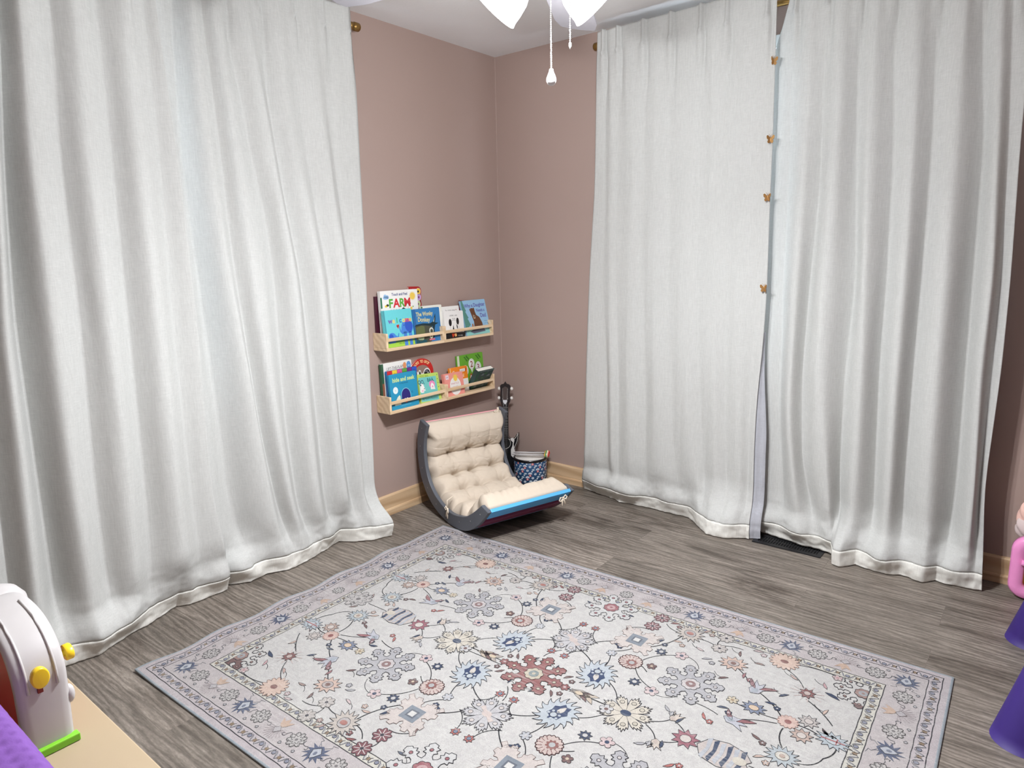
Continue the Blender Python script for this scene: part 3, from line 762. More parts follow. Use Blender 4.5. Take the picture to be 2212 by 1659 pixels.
# ------------------------------------------------------------------ books
BOOKS = 'picture books on the wall shelves'
def book(label, yb, zb, xb, xt, w, h, th, cover, art=None, roll=0.0, spine=None, corner=0.006, pagecol=None, yaw=0.0, shape=None):
    """bottom-left front corner of the cover at (xb, yb, zb); leans so its top front edge is at x = xt.
    local x runs along +y of the room, local y up the cover, local z out of the cover."""
    root = empty('book', (xb, yb, zb), label=label, cat='book', group=BOOKS)
    lean = math.asin(max(-1, min(1, (xb-xt)/h)))
    ex = Vector((0, 1, 0)); ey = Vector((-math.sin(lean), 0, math.cos(lean))); ez = ex.cross(ey)   # ez points to +x
    c, s_ = math.cos(roll), math.sin(roll)
    ex, ey = ex*c + ey*s_, ey*c - ex*s_
    if yaw:
        Ry = Matrix.Rotation(yaw, 3, 'Z'); ex, ey, ez = Ry @ ex, Ry @ ey, Ry @ ez
    M = Matrix((ex, ey, ez)).transposed().to_4x4()
    root.matrix_world = Matrix.Translation((xb, yb, zb)) @ M
    def outl(r, ins=0.0, left=0.0):
        if shape: return [(x, y) for x, y in shape]
        x0, y0, x1, y1 = left+ins*0, ins, w-ins, h-ins
        pts = [(x0, y0)]
        pts += ell(x1-r, y0+r, r, n=4, a0=-90, a1=0); pts += ell(x1-r, y1-r, r, n=4, a0=0, a1=90)
        pts += [(x0, y1)]
        return pts
    # cover: front board, back board and spine in one mesh
    ct = 0.0018
    mb = MB(); ol = outl(corner)
    mb.prism(ol, -ct, 0.0, cover); mb.prism(ol, -th, -th+ct, cover)
    if not shape: mb.box((-0.0012, 0, -th), (0.0012, h, 0.0), spine or cover)
    if art:
        art.put(mb, lambda x, y, e: (x, y, 0.00004+e))
    mb.build('cover', M_art, root)
    mb = MB()
    if shape: mb.prism([(w/2+(x-w/2)*0.985, 0.001+(y)*0.985) for x, y in shape], -th+ct, -ct, pagecol or rgb(236, 232, 222))
    else: mb.prism(outl(max(0.002, corner-0.001), 0.0018, 0.0012), -th+ct, -ct, pagecol or rgb(236, 232, 222))
    mb.build('pages', M_art if pagecol else M_paper, root)
    return root
W_ = rgb(238, 236, 232); K_ = rgb(24, 22, 24)
ZB = ZU + 0.0147; ZB2 = ZL + 0.0147
def hh(zt, zb, xb, xt): return math.hypot(zt-zb, xb-xt)

# farm book
a = Art(); w, h = 0.252, hh(1.167, ZB, .05, .02)
a.poly(ell(.036, h-.034, .019, .009), rgb(150, 190, 228)); a.poly(ell(.032, h-.027, .010), rgb(150, 190, 228)); a.poly(ell(.046, h-.030, .009), rgb(150, 190, 228))
a.text(.128, h-.026, 'Touch and Feel', .019, rgb(62, 74, 130), bold=0.0004, sx=.9)
a.poly(ell(.216, h-.034, .018), rgb(236, 200, 88), 1); a.many(line(ell(.216, h-.034, .0205, n=20)+[ell(.216, h-.034, .0205, n=20)[0]], .002), rgb(238, 214, 130), 1)
a.letters(.122, h-.084, 'FARM', .060, [rgb(92, 170, 62), rgb(208, 44, 52)], bold=0.0020, adv=0.62)
for sx in (0, 1): a.poly(ell(.034+sx*.010, h-.076+sx*.004, .009, .006), rgb(238, 206, 70) if sx == 0 else K_)
a.many([ell(.193+.006*math.cos(q), h-.070+.006*math.sin(q), .0035, n=8) for q in (0, 1.57, 3.14, 4.7)], rgb(88, 60, 130))
pts = [(.050, h-.108)] + [(.056+.009*k, h-.101+(.007 if k % 2 else 0)) for k in range(9)] + [(.136, h-.096), (.148, h-.088), (.160, h-.094), (.168, h-.102), (.158, h-.108), (.10, h-.110)]
a.poly(pts, K_, 2)
a.many(line(ell(.184, h-.088, .005, n=8, a0=60, a1=300), .0015), rgb(214, 90, 110)); a.poly(ell(.203, h-.096, .008), rgb(238, 200, 90)); a.poly(ell(.216, h-.088, .004), rgb(110, 160, 70))
a.many([rect(-.0005, h-.085, .010, h-.032)], rgb(36, 110, 76), 2)
a.text(.004, h-.098, 'Touch and Feel FARM', .017, rgb(120, 60, 110), 3, rot=-PI/2, align='LEFT')
a.many([ell(.236, h-.165-.018*k, .007, n=8) for k in range(6)], rgb(60, 130, 60), 1)
a.many([ell(.246, h-.172-.02*k, .004, n=8) for k in range(5)], rgb(196, 40, 60), 1)
book('white farm board book with green and red title letters', -.972, ZB, .044, .034, w, h, .018, W_, a, roll=0.0)
# dark book behind it
book('dark maroon book whose edge shows behind the farm book', -.986, ZB, .012, .0118, .222, .252, .010, rgb(72, 26, 44), None)
# red lobed book behind the farm book
a = Art(); sh = [(0, 0), (.075, 0), (.082, .04), (.072, .07), (.078, .10), (.068, .125), (.076, .15), (.066, .175)] 
sh = [(0, 0), (.085, 0)]
for cyy, r in ((.195, .026), (.232, .024), (.262, .027)):
    sh += ell(.062 if r > .024 else .066, cyy, r, n=7, a0=-75, a1=75)
sh += [(.02, .29), (0, .29)]
for cx_, cy_, c_ in ((.066, .262, rgb(238, 196, 60)), (.068, .232, rgb(186, 150, 206)), (.062, .197, rgb(190, 205, 150))):
    a.poly(ell(cx_, cy_, .017), c_, 2); a.many(line(ell(cx_, cy_, .0175, n=16)+[ell(cx_, cy_, .0175, n=16)[0]], .002), rgb(232, 224, 214), 2)
    a.poly(ell(cx_, cy_, .006), rgb(120, 60, 110) if cy_ != .262 else K_, 3)
book('red lobed book with coloured circles behind the farm book', -.757, ZB, .012, .011, .085, .278, .010, rgb(168, 28, 30), a, shape=sh)
# welcome book
a = Art(); w, h = .190, hh(1.073, ZB, .082, .05)
TQ = rgb(106, 206, 212)
a.poly(rect(0, 0, .010, h), rgb(70, 150, 160), 1)
a.letters(.108, h-.066, 'welcome', .036, [rgb(120, 90, 170), rgb(238, 206, 110), rgb(70, 180, 110), rgb(40, 110, 180), rgb(240, 210, 110), rgb(226, 90, 80), rgb(236, 180, 90)], bold=0.0010, adv=0.62)
BL = rgb(70, 130, 210); BD = rgb(44, 86, 190)
a.poly([(.118, 0.06)] + ell(.150, .093, .040, .036, n=18, a0=-60, a1=170) + [(.105, .075), (.098, .102), (.094, .101), (.098, .072), (.112, .058)], BL, 2)
a.poly(ell(.160, .100, .026, .033), BD, 3); a.poly(ell(.128, .103, .0025), K_, 4)
a.poly([(.018, .02), (.022, .052)] + ell(.042, .052, .024, .020, n=12, a0=160, a1=20) + [(.078, .050), (.086, .068), (.090, .066), (.084, .044), (.066, .036), (.060, .02)], BL, 2)
a.poly(ell(.036, .048, .015, .018), BD, 3)
a.many([ell(.083, .104, .0055, n=10), ell(.091, .105, .0055, n=10)], rgb(206, 64, 60), 3); a.poly([(.078, .102), (.087, .088), (.096, .104)], rgb(206, 64, 60), 3)
a.poly(rect(0.002, 0.0, w, .026), rgb(160, 206, 70), 1); a.poly(rect(0.002, .022, w, .034), rgb(96, 170, 120), 1)
a.many([rect(.120, .0, .142, .07), rect(.155, .0, .175, .07)], BL, 2)
a.text(.10, .012, 'little one', .010, rgb(60, 110, 60))
book('turquoise welcome board book with blue elephants', -.984, ZB, .082, .060, w, h, .014, TQ, a)
# white book behind the donkey
a = Art(); a.many([ell(.004+.003*(k % 2), .02+.016*k, .006, n=8) for k in range(11)], rgb(60, 110, 66), 2)
a.poly(rect(.0, .0, .012, .07), rgb(150, 136, 96), 1)
book('cream board book standing behind the blue donkey book', -.7135, ZB, .060, .052, .150, hh(1.076, ZB, .054, .03), .016, rgb(236, 234, 222), a, spine=rgb(200, 206, 190))
# donkey book
a = Art(); w, h = .190, hh(1.065, ZB, .083, .052)
a.poly(rect(0, 0, .014, h), rgb(44, 98, 156), 1)
YC = rgb(226, 214, 140)
a.text(.078, h-.038, 'The Wonky', .030, YC, bold=.0006, sx=.82); a.text(.070, h-.068, 'Donkey', .032, YC, bold=.0006, sx=.85, rot=-.08)
OL = rgb(98, 106, 66); OD = rgb(74, 76, 62); DK = rgb(22, 48, 56)
a.poly([(.006, .0), (.006, .088), (.03, .096), (.075, .094), (.11, .088), (.128, .078), (.132, .02), (.11, 0)], OD, 2)
a.poly([(.010, .02), (.010, .082), (.05, .090), (.070, .084), (.072, .03)], OL, 3)
a.poly([(.0, .088), (.01, .097), (.06, .101), (.11, .096), (.135, .104), (.152, .138), (.157, .146), (.156, .118), (.150, .098), (.176, .094), (.150, .086), (.142, .060), (.138, .020), (.128, .02), (.130, .08), (.06, .092)], DK, 4)
a.many([ell(.118, .058, .016, .017, n=16)], rgb(212, 214, 206), 5); a.poly(ell(.119, .055, .010, .012), rgb(90, 96, 80), 6); a.poly(ell(.121, .056, .003, .006), K_, 7)
a.poly(ell(.040, .028, .022, .020), rgb(168, 188, 150), 5); a.poly(ell(.114, .028, .012, .012), rgb(226, 222, 196), 5); a.poly(ell(.114, .030, .005), rgb(120, 100, 70), 6)
a.poly([(.137, .104), (.150, .128), (.143, .100)], rgb(190, 200, 196), 5)
a.poly([(.004, .0), (.004, .02), (.08, .014), (.08, 0)], rgb(26, 80, 92), 5)
a.poly(rect(.098, .008, .140, .0155), rgb(214, 76, 110), 7); a.text(.165, .030, 'words and pictures', .007, rgb(140, 176, 206), 5); a.text(.119, .0100, 'picture book', .006, W_, 8)
book('blue board book with a one-eyed grey-green donkey', -.790, ZB, .083, .070, w, h, .014, rgb(52, 122, 180), a)
# white book behind panda
a = Art(); a.text(.07, hh(1.06, ZB, .054, .03)-.026, 'for little ones', .014, rgb(120, 116, 116)); a.many(ell(.117, .150, .003, n=8) and [ell(.117, .150, .003, n=8)], rgb(200, 60, 60))
book('white board book behind the panda book', -.556, ZB, .056, .040, .142, hh(1.061, ZB, .054, .03), .014, W_, a)
# panda
a = Art(); w, h = .155, hh(1.041, ZB, .083, .055)
a.text(.075, h-.030, 'LOOK I AM', .012, rgb(110, 108, 104), sx=1.0); a.text(.078, h-.048, 'FUN', .012, rgb(110, 108, 104))
a.poly(ell(.048, h-.064, .0115, .020), K_, 2); a.poly(ell(.107, h-.058, .0105, .019), K_, 2)
a.many(line(curve((.060, h-.056), (.092, h-.054), .25), .0014), rgb(90, 88, 88), 2)
a.many(line(curve((.045, h-.082), (.052, .04), .02), .001) + line(curve((.112, h-.074), (.120, .04), -.02), .001), rgb(90, 88, 88), 2)
a.poly([(.064, .052), (.070, .076), (.076, .052), (.070, .036)], K_, 2); a.poly([(.094, .080), (.104, .070), (.106, .050), (.098, .058)], K_, 2)
a.poly(rect(.0, .0, w, .033), K_, 3)
a.poly([(.052, .030), (.060, .006), (.072, .018), (.080, .030)], rgb(206, 66, 34), 4); a.poly([(.072, .030), (.078, .010), (.092, .014), (.090, .030)], rgb(236, 176, 110), 4)
a.text(.122, .012, 'IN HERE', .010, rgb(190, 188, 186), 4)
book('white board book with a black and white panda face', -.574, ZB, .084, .066, w, h, .016, W_, a, roll=-.05)
# red book behind bear
book('dark red book showing behind the light blue bear book', -.395, ZB+.02, .034, .006+.010, .19, .178, .008, rgb(132, 30, 44), None, roll=-.10)
# bear book
a = Art(); w, h = .206, hh(1.084, ZB, .084, .036)
SK = rgb(150, 192, 222)
a.poly([(0, 0), (0, h), (.012, h), (.030, h-.06), (.022, h-.062), (.040, h-.10), (.030, h-.102), (.046, .06), (.030, .05), (.04, 0)], rgb(84, 140, 128), 1)
PU = rgb(94, 84, 170)
a.text(.110, h-.040, 'Why a Daughter', .030, PU, bold=.0005, sx=.86, rot=.02); a.text(.150, h-.070, 'Needs a', .026, PU, bold=.0004, sx=.82); a.text(.165, h-.103, 'Dad', .034, PU, bold=.0005, sx=.9)
BR = rgb(104, 66, 44)
a.poly([(.070, .03), (.078, .075), (.072, .098), (.064, .130), (.058, .150), (.066, .148), (.074, .154), (.090, .152), (.100, .156), (.102, .130), (.108, .112), (.130, .098), (.145, .065), (.148, .03)], BR, 2)
a.poly([(.082, .118), (.088, .105), (.094, .112), (.096, .092), (.082, .092), (.080, .104)], rgb(206, 180, 150), 3); a.poly(ell(.088, .102, .004, .005), K_, 4)
a.poly([(.052, .03), (.056, .062), (.066, .066), (.074, .03)], rgb(170, 120, 84), 3)
a.poly([(.0, .0), (.0, .035), (.06, .045), (.10, .025), (w, .03), (w, 0)], rgb(140, 200, 196), 2)
a.poly([(.03, .020), (.07, .034), (.15, .034), (.16, .014), (.06, .008)], rgb(92, 98, 116), 3)
a.text(.178, .070, 'words by', .007, rgb(60, 80, 130)); a.text(.178, .058, 'pictures by', .007, rgb(60, 80, 130)); a.poly(rect(.192, .052, .198, .060), rgb(60, 70, 110), 4)
book('light blue bear book leaning at the right end of the upper shelf', -.396, ZB, .084, .036, w, h, .012, SK, a, roll=-.0)

# ------------------------------------------------ lower row
a = Art(); w, h = .206, hh(.803, ZB2, .048, .02)
a.poly(rect(0, 0, .014, h), rgb(52, 92, 66), 1); a.poly(rect(.0, .0, .014, h-.10), rgb(150, 92, 66), 2)
a.text(.090, h-.036, 'LIFT-THE-FLAP', .022, rgb(96, 92, 92), sx=.8, rot=.02)
a.poly(ell(.158, h-.026, .012, .018), rgb(226, 150, 100), 2); a.poly(ell(.186, h-.026, .015, .020), rgb(90, 150, 212), 2); a.text(.186, h-.031, 'up', .014, W_)
a.many([rect(.030, h-.056, .058, h-.046), rect(.075, h-.052, .090, h-.047), rect(.10, h-.054, .112, h-.047), rect(.122, h-.052, .136, h-.046)], rgb(40, 120, 96), 2)
book('white lift-the-flap book at the back of the lower left shelf', -.984, ZB2, .036, .026, w, h, .016, W_, a, spine=rgb(50, 90, 64))
a = Art(); w, h = .205, hh(.766, ZB2, .064, .036)
tc = [rgb(202, 40, 48), rgb(236, 204, 60), rgb(206, 84, 150), rgb(92, 158, 62), rgb(112, 44, 130), rgb(42, 84, 190)]
for k in range(6):
    a.poly(rect(.002+.034*k, h-.030-(.008 if k == 0 else 0), .002+.034*(k+1)-.0015, h), tc[k], 2); a.text(.019+.034*k, h-.022, ('red', 'yellow', 'pink', 'green', 'purple', 'blue')[k], .010, K_, 3)
a.poly(rect(0, 0, .02, h-.034), rgb(70, 140, 206), 1); a.poly(ell(.026, h-.075, .006, .018), rgb(206, 200, 190), 2); a.poly(ell(.030, h-.10, .006, .018), rgb(170, 44, 52), 2)
book('colour-tab board book with red, yellow, pink and green tabs', -.968, ZB2, .058, .048, w, h, .012, rgb(36, 56, 120), a, spine=rgb(60, 130, 200))
a = Art(); w, h = .186, hh(.750, ZB2, .086, .060)
TB = rgb(34, 146, 186)
a.text(.094, h-.040, 'hide and seek', .030, rgb(196, 222, 150), bold=.0010, sx=.90, rot=.0)
a.text(.094, h-.054, 'in the forest', .012, rgb(28, 86, 120), sx=1)
a.poly(ell(.034, h-.082, .0165, .018), rgb(226, 236, 236), 2); a.text(.034, h-.086, 'lift', .008, rgb(120, 140, 150), 3)
arch = [(.070, .028)] + ell(.101, .062, .030, .036, n=14, a0=180, a1=0) + [(.131, .028)]
a.poly([(.0675, .028)] + ell(.101, .062, .0335, .040, n=14, a0=180, a1=0) + [(.1345, .028)], rgb(130, 190, 210), 2)
a.poly(arch, rgb(38, 30, 112), 3)
a.poly(ell(.093, .040, .0085), W_, 4); a.poly(ell(.108, .042, .0075), W_, 4); a.poly(ell(.100, .034, .0085, .010), rgb(206, 52, 40), 5); a.many([ell(.094, .040, .003, n=8), ell(.107, .041, .003, n=8)], rgb(206, 52, 40), 6)
a.poly([(.018, .02), (.030, .045), (.044, .062), (.058, .070), (.062, .064), (.062, .02)], rgb(226, 226, 206), 2)
a.many(line(ell(.146, .074, .004, n=8, a0=40, a1=330), .0016), rgb(24, 60, 100), 3)
a.text(.095, .012, 'a lift and find book', .009, rgb(130, 206, 226), 3); a.poly([(.0, .028), (.06, .032), (.09, .026), (w, .030), (w, .024), (0, .020)], rgb(28, 120, 156), 1)
book('teal hide and seek board book on the lower left shelf', -.975, ZB2, .086, .070, w, h, .014, TB, a)
# arch book
sh = [(0, 0), (.172, 0)] + [(x, y) for x, y in ell(.086, .145, .086, .078, n=20, a0=0, a1=180)]
a = Art(); a.poly([(.024, .02)] + [(x, y) for x, y in ell(.086, .138, .062, .050, n=16, a0=180, a1=0)] + [(.148, .02)], rgb(150, 122, 110), 1)
for k, ch in enumerate('LOTS TO SPOT'):
    if ch == ' ': continue
    th = math.radians(132-84*k/11); a.text(.086+.068*math.cos(th), .145+.058*math.sin(th)-.002, ch, .020, rgb(240, 196, 140), 4, bold=.0009, rot=th-PI/2)
a.poly([(.030, .10), (.034, .150), (.050, .158), (.058, .150), (.066, .164), (.076, .160), (.082, .140), (.094, .146), (.098, .12), (.09, .09), (.04, .09)], W_, 2)
a.poly([(.034, .10), (.038, .146), (.048, .152), (.050, .12)], K_, 3); a.poly([(.062, .126), (.066, .156), (.074, .154), (.078, .13), (.07, .12)], K_, 3); a.poly([(.070, .11), (.078, .142), (.088, .126)], rgb(206, 56, 44), 4)
a.poly(ell(.122, .140, .026, .028), W_, 2); a.poly(ell(.122, .138, .022, .023), K_, 3); a.poly(ell(.118, .152, .012, .008), rgb(110, 108, 118), 4); a.poly(ell(.130, .142, .004), W_, 5)
book('red arch-shaped lots to spot book standing behind the farm-sounds book', -.778, ZB2, .018, .013, .172, .222, .010, rgb(198, 38, 34), a, shape=sh)
# moo baa
a = Art(); w, h = .152, hh(.722, ZB2, .084, .052)
LG = rgb(186, 212, 104)
a.poly(rect(.004, .006, w-.020, h-.018), rgb(116, 196, 190), 1)
a.text(.048, h-.017, 'MOO, BAA,', .016, rgb(110, 150, 60), 3, sx=.8)
a.text(.020, h-.052, 'OO,', .030, rgb(40, 96, 120), 3, bold=.0006, sx=.85); a.text(.090, h-.044, 'BAA.', .028, rgb(40, 110, 120), 3, bold=.0006, sx=.85)
a.poly([(.004, .062), (.010, .094), (.020, .106), (.032, .100), (.044, .062), (.034, .066), (.030, .054), (.012, .054)], W_, 3); a.many([ell(.014, .094, .004, n=8), ell(.036, .074, .003, n=8)], K_, 4); a.poly(ell(.022, .064, .008, .005), rgb(230, 180, 200), 4)
a.poly(ell(.096, .092, .022, .021), rgb(232, 140, 186), 3); a.poly([(.082, .066), (.086, .090), (.096, .102), (.108, .092), (.116, .064)], W_, 4); a.poly(ell(.098, .080, .005), rgb(232, 140, 186), 5)
a.text(.075, .042, 'a book of animal sounds', .006, rgb(70, 150, 150), 3)
a.text(.070, .014, 'by Sandra Boynton', .017, rgb(28, 90, 110), 4, sx=.84)
a.many([ell(w-.010, .03+.022*k, .003, n=8) for k in range(6)], rgb(84, 140, 70), 2)
book('green and turquoise moo baa board book leaning by the shelf divide', -.772, ZB2, .084, .052, w, h, .018, LG, a, roll=-.05)
# pink
a = Art(); w, h = .150, hh(.696, ZB2, .082, .054)
PK = rgb(236, 152, 140)
a.poly(rect(.012, h-.032, .036, h-.008), rgb(232, 214, 220), 2); a.text(.024, h-.024, 'uh', .014, rgb(120, 90, 140), 3)
a.poly(ell(.082, .052, .044, .050), W_, 2); a.poly(ell(.088, h-.030, .015, .018), rgb(240, 204, 84), 3)
a.many([line([(.088, h-.030), (.088+.026*math.cos(q), h-.030+.026*math.sin(q))], .002)[0] for q in [k*PI/7 for k in range(15)]], rgb(240, 204, 84), 2)
a.text(.080, .062, 'WHAT IS IT', .014, rgb(196, 110, 130), 4, sx=.9); a.text(.080, .042, 'WHAT?', .014, rgb(180, 120, 120), 4, sx=.9)
book('small pink board book with a white circle and a yellow sun', -.584, ZB2, .086, .066, w, h, .018, PK, a, roll=-.02)
# orange
a = Art(); w, h = .142, hh(.716, ZB2, .058, .034)
OR = rgb(238, 138, 40)
a.poly(rect(0, 0, w, .074), W_, 1); a.poly(rect(0, 0, .006, h), rgb(232, 206, 150), 2)
a.text(.035, h-.042, 'Go', .034, rgb(246, 224, 190), 3, bold=.0006, sx=.8); a.text(.095, .084, 'Go!', .028, rgb(248, 226, 200), 3, bold=.0006, sx=.8)
a.poly(rect(.080, h-.030, .124, h-.014), rgb(238, 232, 226), 2); a.text(.100, h-.027, 'zoom', .014, rgb(150, 140, 140), 3); a.poly([(.118, h-.040), (.136, h-.020), (.130, h-.008)], rgb(180, 50, 44), 3)
a.poly(ell(.088, .058, .014, .008), rgb(96, 74, 56), 2); a.poly(ell(.078, .048, .008, .005), rgb(96, 74, 56), 3)
a.poly(ell(.094, .026, .017, .015), rgb(230, 186, 44), 3); a.many(line(ell(.096, .024, .010, n=10)+[ell(.096, .024, .010, n=10)[0]], .002), K_, 4); a.many(line(ell(.114, .026, .008, n=10)+[ell(.114, .026, .008, n=10)[0]], .002), K_, 4)
book('orange and white go go board book behind the pink one', -.507, ZB2, .056, .040, w, h, .014, OR, a, roll=-.01)
# green 123
a = Art(); w, h = .220, hh(.771, ZB2, .044, .018)
GR = rgb(104, 170, 50)
a.poly(rect(0, 0, .018, h), rgb(214, 220, 196), 1)
for (x, y, ch, c_) in ((.062, h-.090, '1', rgb(50, 110, 190)), (.118, h-.058, '2', rgb(150, 84, 60)), (.174, h-.082, '3', rgb(160, 96, 110))):
    a.poly(ell(x, y, .026, .031), W_, 2); a.poly([(x-.012, y-.025), (x+.012, y-.025), (x, y-.052)], W_, 2)
    a.many(line(ell(x+.002, y+.002, .019, .023, n=16, a0=-50, a1=140), .0014), rgb(120, 170, 110), 3)
    a.text(x, y-.018, ch, .050, c_, 4, bold=.0008)
for x in (.068, .168):
    for k in range(4):
        a.poly(ell(x+.006*k-.006, h-.014-.007*k, .007, .0028, n=10), rgb(30, 92, 30), 3); a.poly(ell(x+.006*k+.010, h-.010-.006*k, .0028, .007, n=10), rgb(30, 92, 30), 3)
a.poly([(.085, .03), (.094, .072), (.108, .092), (.122, .074), (.125, .03)], rgb(176, 96, 50), 3); a.poly(ell(.106, .050, .008, .028), W_, 4); a.poly(ell(.106, .066, .002), K_, 5)
book('green counting book with 1 2 3 in white speech drops', -.418, ZB2, .030, .016, w, h, .012, GR, a)
# thick dark green book slumped against the divider
a = Art(); w, h = .142, .130
a.poly(rect(0, 0, .018, h), rgb(32, 92, 70), 1)
for k in range(26):
    x, y = R_.uniform(.02, w-.01), R_.uniform(.006, h-.012)
    a.poly([(x-.016, y-.004), (x-.002, y+.010), (x+.016, y+.006), (x+.008, y-.006)], (rgb(70, 96, 96), rgb(110, 126, 128), rgb(36, 74, 66), rgb(52, 110, 70))[k % 4], 1+(k % 3))
a.many([rect(.022+.008*k, h-.010, .026+.008*k, h-.004) for k in range(18)], rgb(160, 180, 176), 4)
b = book('thick dark green book slumped forward at the right end of the lower shelf', -.352, ZB2, .052, .118, w, h, .030, rgb(44, 74, 72), a)
# ------------------------------------------------------------------ rocker with tufted cushion
TH = math.radians(17.0)
def rail_pt(tab, t):
    return itp2(tab, t)
OUT = [(-.410, .490), (-.440, .430), (-.456, .355), (-.456, .275), (-.440, .200), (-.408, .138), (-.360, .084), (-.296, .043), (-.215, .015), (-.125, .000), (-.035, .003), (.053, .027), (.130, .072), (.190, .124), (.240, .176)]
INN = [(-.338, .470), (-.360, .425), (-.378, .370), (-.382, .300), (-.368, .228), (-.335, .165), (-.285, .118), (-.225, .088), (-.160, .070), (-.095, .066), (-.030, .076), (.030, .093), (.083, .122), (.133, .157), (.181, .194)]
def pl_itp(tab, t):
    t = max(0, min(0.99999, t))*(len(tab)-1); i = int(t); f = t-i
    # catmull-rom
    g = lambda k: tab[max(0, min(len(tab)-1, k))]
    p0, p1, p2, p3 = g(i-1), g(i), g(i+1), g(i+2)
    return tuple(0.5*((2*p1[c]) + (-p0[c]+p2[c])*f + (2*p0[c]-5*p1[c]+4*p2[c]-p3[c])*f*f + (-p0[c]+3*p1[c]-3*p2[c]+p3[c])*f**3) for c in (0, 1))
rocker = empty('rocking_chair', (0.496, -0.927, 0.0055), (0, 0, -TH), label="child's curved wooden rocker with grey rails and a beige tufted cushion, in the corner", cat='rocking chair')
WIDE = 0.508
for k, y0 in enumerate((0.0, WIDE-0.020)):
    n = 56
    poly = [pl_itp(OUT, i/n) for i in range(n+1)] + [pl_itp(INN, i/n) for i in range(n, -1, -1)]
    mb = MB(); T = Matrix.Translation((0, y0, 0)) @ Matrix.Rotation(PI/2, 4, 'X')
    bm = bmesh.new(); vs = [bm.verts.new((x, z, 0)) for x, z in poly]; f = bm.faces.new(vs)
    r = bmesh.ops.extrude_face_region(bm, geom=[f]); top = [e for e in r['geom'] if isinstance(e, bmesh.types.BMVert)]
    bmesh.ops.translate(bm, verts=top, vec=(0, 0, -0.020))
    bmesh.ops.recalc_face_normals(bm, faces=bm.faces)
    es = [e for e in bm.edges if len(e.link_faces) == 2 and e.calc_face_angle(0) > 1.2]
    bmesh.ops.bevel(bm, geom=es, offset=0.003, segments=2, profile=0.5, affect='EDGES')
    mb.bm(bm, T=T); rl = mb.build('side_rail', M_rail, rocker)
    for i in range(9):
        t = (i+0.45)/9
        o = pl_itp(OUT, t); q = pl_itp(INN, t)
        for w_ in ((0.5,) if i not in (6, 7) else (0.42,)):
            c = (o[0]*w_+q[0]*(1-w_), o[1]*w_+q[1]*(1-w_))
            mb = MB(); yy = -0.0004 if k == 0 else WIDE+0.0004
            mb.lathe([(0.0001, 0.0016), (0.0022, 0.0014), (0.0034, 0.0)], 10, T=Matrix.Translation((c[0], yy, c[1])) @ Matrix.Rotation(PI/2 if k == 0 else -PI/2, 4, 'X'), cap=False)
            mb.build('screw', M_steel, rl)
SL = [('pink', 0.062, rgb(240, 168, 176)), ('peach', 0.15, rgb(240, 200, 160)), ('yellow', 0.27, rgb(240, 220, 140)), ('green', 0.39, rgb(170, 210, 150)), ('mint', 0.51, rgb(150, 210, 200)),
      ('lilac', 0.63, rgb(180, 160, 210)), ('blue', 0.75, rgb(140, 180, 220)), ('maroon', 0.862, rgb(120, 52, 84)), ('blue', 0.962, rgb(84, 170, 228))]
for nm, t, c in SL:
    a_ = pl_itp(OUT, max(0, t-0.03)); b_ = pl_itp(OUT, min(1, t+0.03)); i_ = pl_itp(INN, t)
    d = Vector((b_[0]-a_[0], 0, b_[1]-a_[1])).normalized()
    nrm = Vector((-d.z, 0, d.x))
    o_ = pl_itp(OUT, t)
    m_ = Vector((i_[0]*0.14+o_[0]*0.86, 0, i_[1]*0.14+o_[1]*0.86))
    Tm = Matrix((( d.x, 0, nrm.x, m_.x), (0, 1, 0, 0.0204), (d.z, 0, nrm.z, m_.z), (0, 0, 0, 1)))
    mb = MB(); mb.box((-0.034, 0, -0.009), (0.034, WIDE-0.0408, 0.009), T=Tm, bev=0.002)
    mb.build('slat', plain(nm + ' painted slat', c, 0.4, 0.03), rocker, label=('pale pink top slat' if nm == 'pink' else 'maroon slat' if nm == 'maroon' else 'sky blue front slat' if t > 0.9 else nm + ' slat under the cushion'))
# cushion: long tufted pad following the rails
NU, NV = 120, 210
CW0, CW1 = 0.0215, WIDE-0.0215
PATH = [(-.352, .462), (-.372, .420), (-.388, .360), (-.388, .295), (-.372, .225), (-.338, .165), (-.285, .120), (-.220, .092), (-.155, .080), (-.090, .080), (-.028, .092), (.035, .115), (.095, .148), (.155, .188), (.205, .222)]
PATH = []
for k_ in range(19):
    t_ = .012+.978*k_/18; o_ = pl_itp(OUT, t_); q_ = pl_itp(INN, t_); w_ = .30
    PATH.append((o_[0]*(1-w_)+q_[0]*w_, o_[1]*(1-w_)+q_[1]*w_))
cum = [0.0]; NP = 400; pp = [pl_itp(PATH, i/NP) for i in range(NP+1)]
for i in range(NP): cum.append(cum[-1]+math.hypot(pp[i+1][0]-pp[i][0], pp[i+1][1]-pp[i][1]))
LEN = cum[-1]
def at(s):
    import bisect
    i = max(0, min(NP-1, bisect.bisect_right(cum, s)-1)); f = (s-cum[i])/max(1e-9, cum[i+1]-cum[i])
    a, b = pp[i], pp[i+1]; d = (b[0]-a[0], b[1]-a[1]); L = math.hypot(*d)
    k0 = pp[max(0, i-14)]; k1 = pp[min(NP, i+15)]; d = (k1[0]-k0[0], k1[1]-k0[1]); L = math.hypot(*d)
    return (a[0]+(b[0]-a[0])*f, a[1]+(b[1]-a[1])*f), (-d[1]/L, d[0]/L)
rowsT = [LEN*q for q in (.195, .335, .470, .610, .755)]; colsT = [0.125, 0.240, 0.365]
W = CW1-CW0
tufts = [(c+0.012*math.sin(7*i+3*j), r+0.010*math.sin(5*j+2*i)) for i, r in enumerate(rowsT) for j, c in enumerate(colsT)]
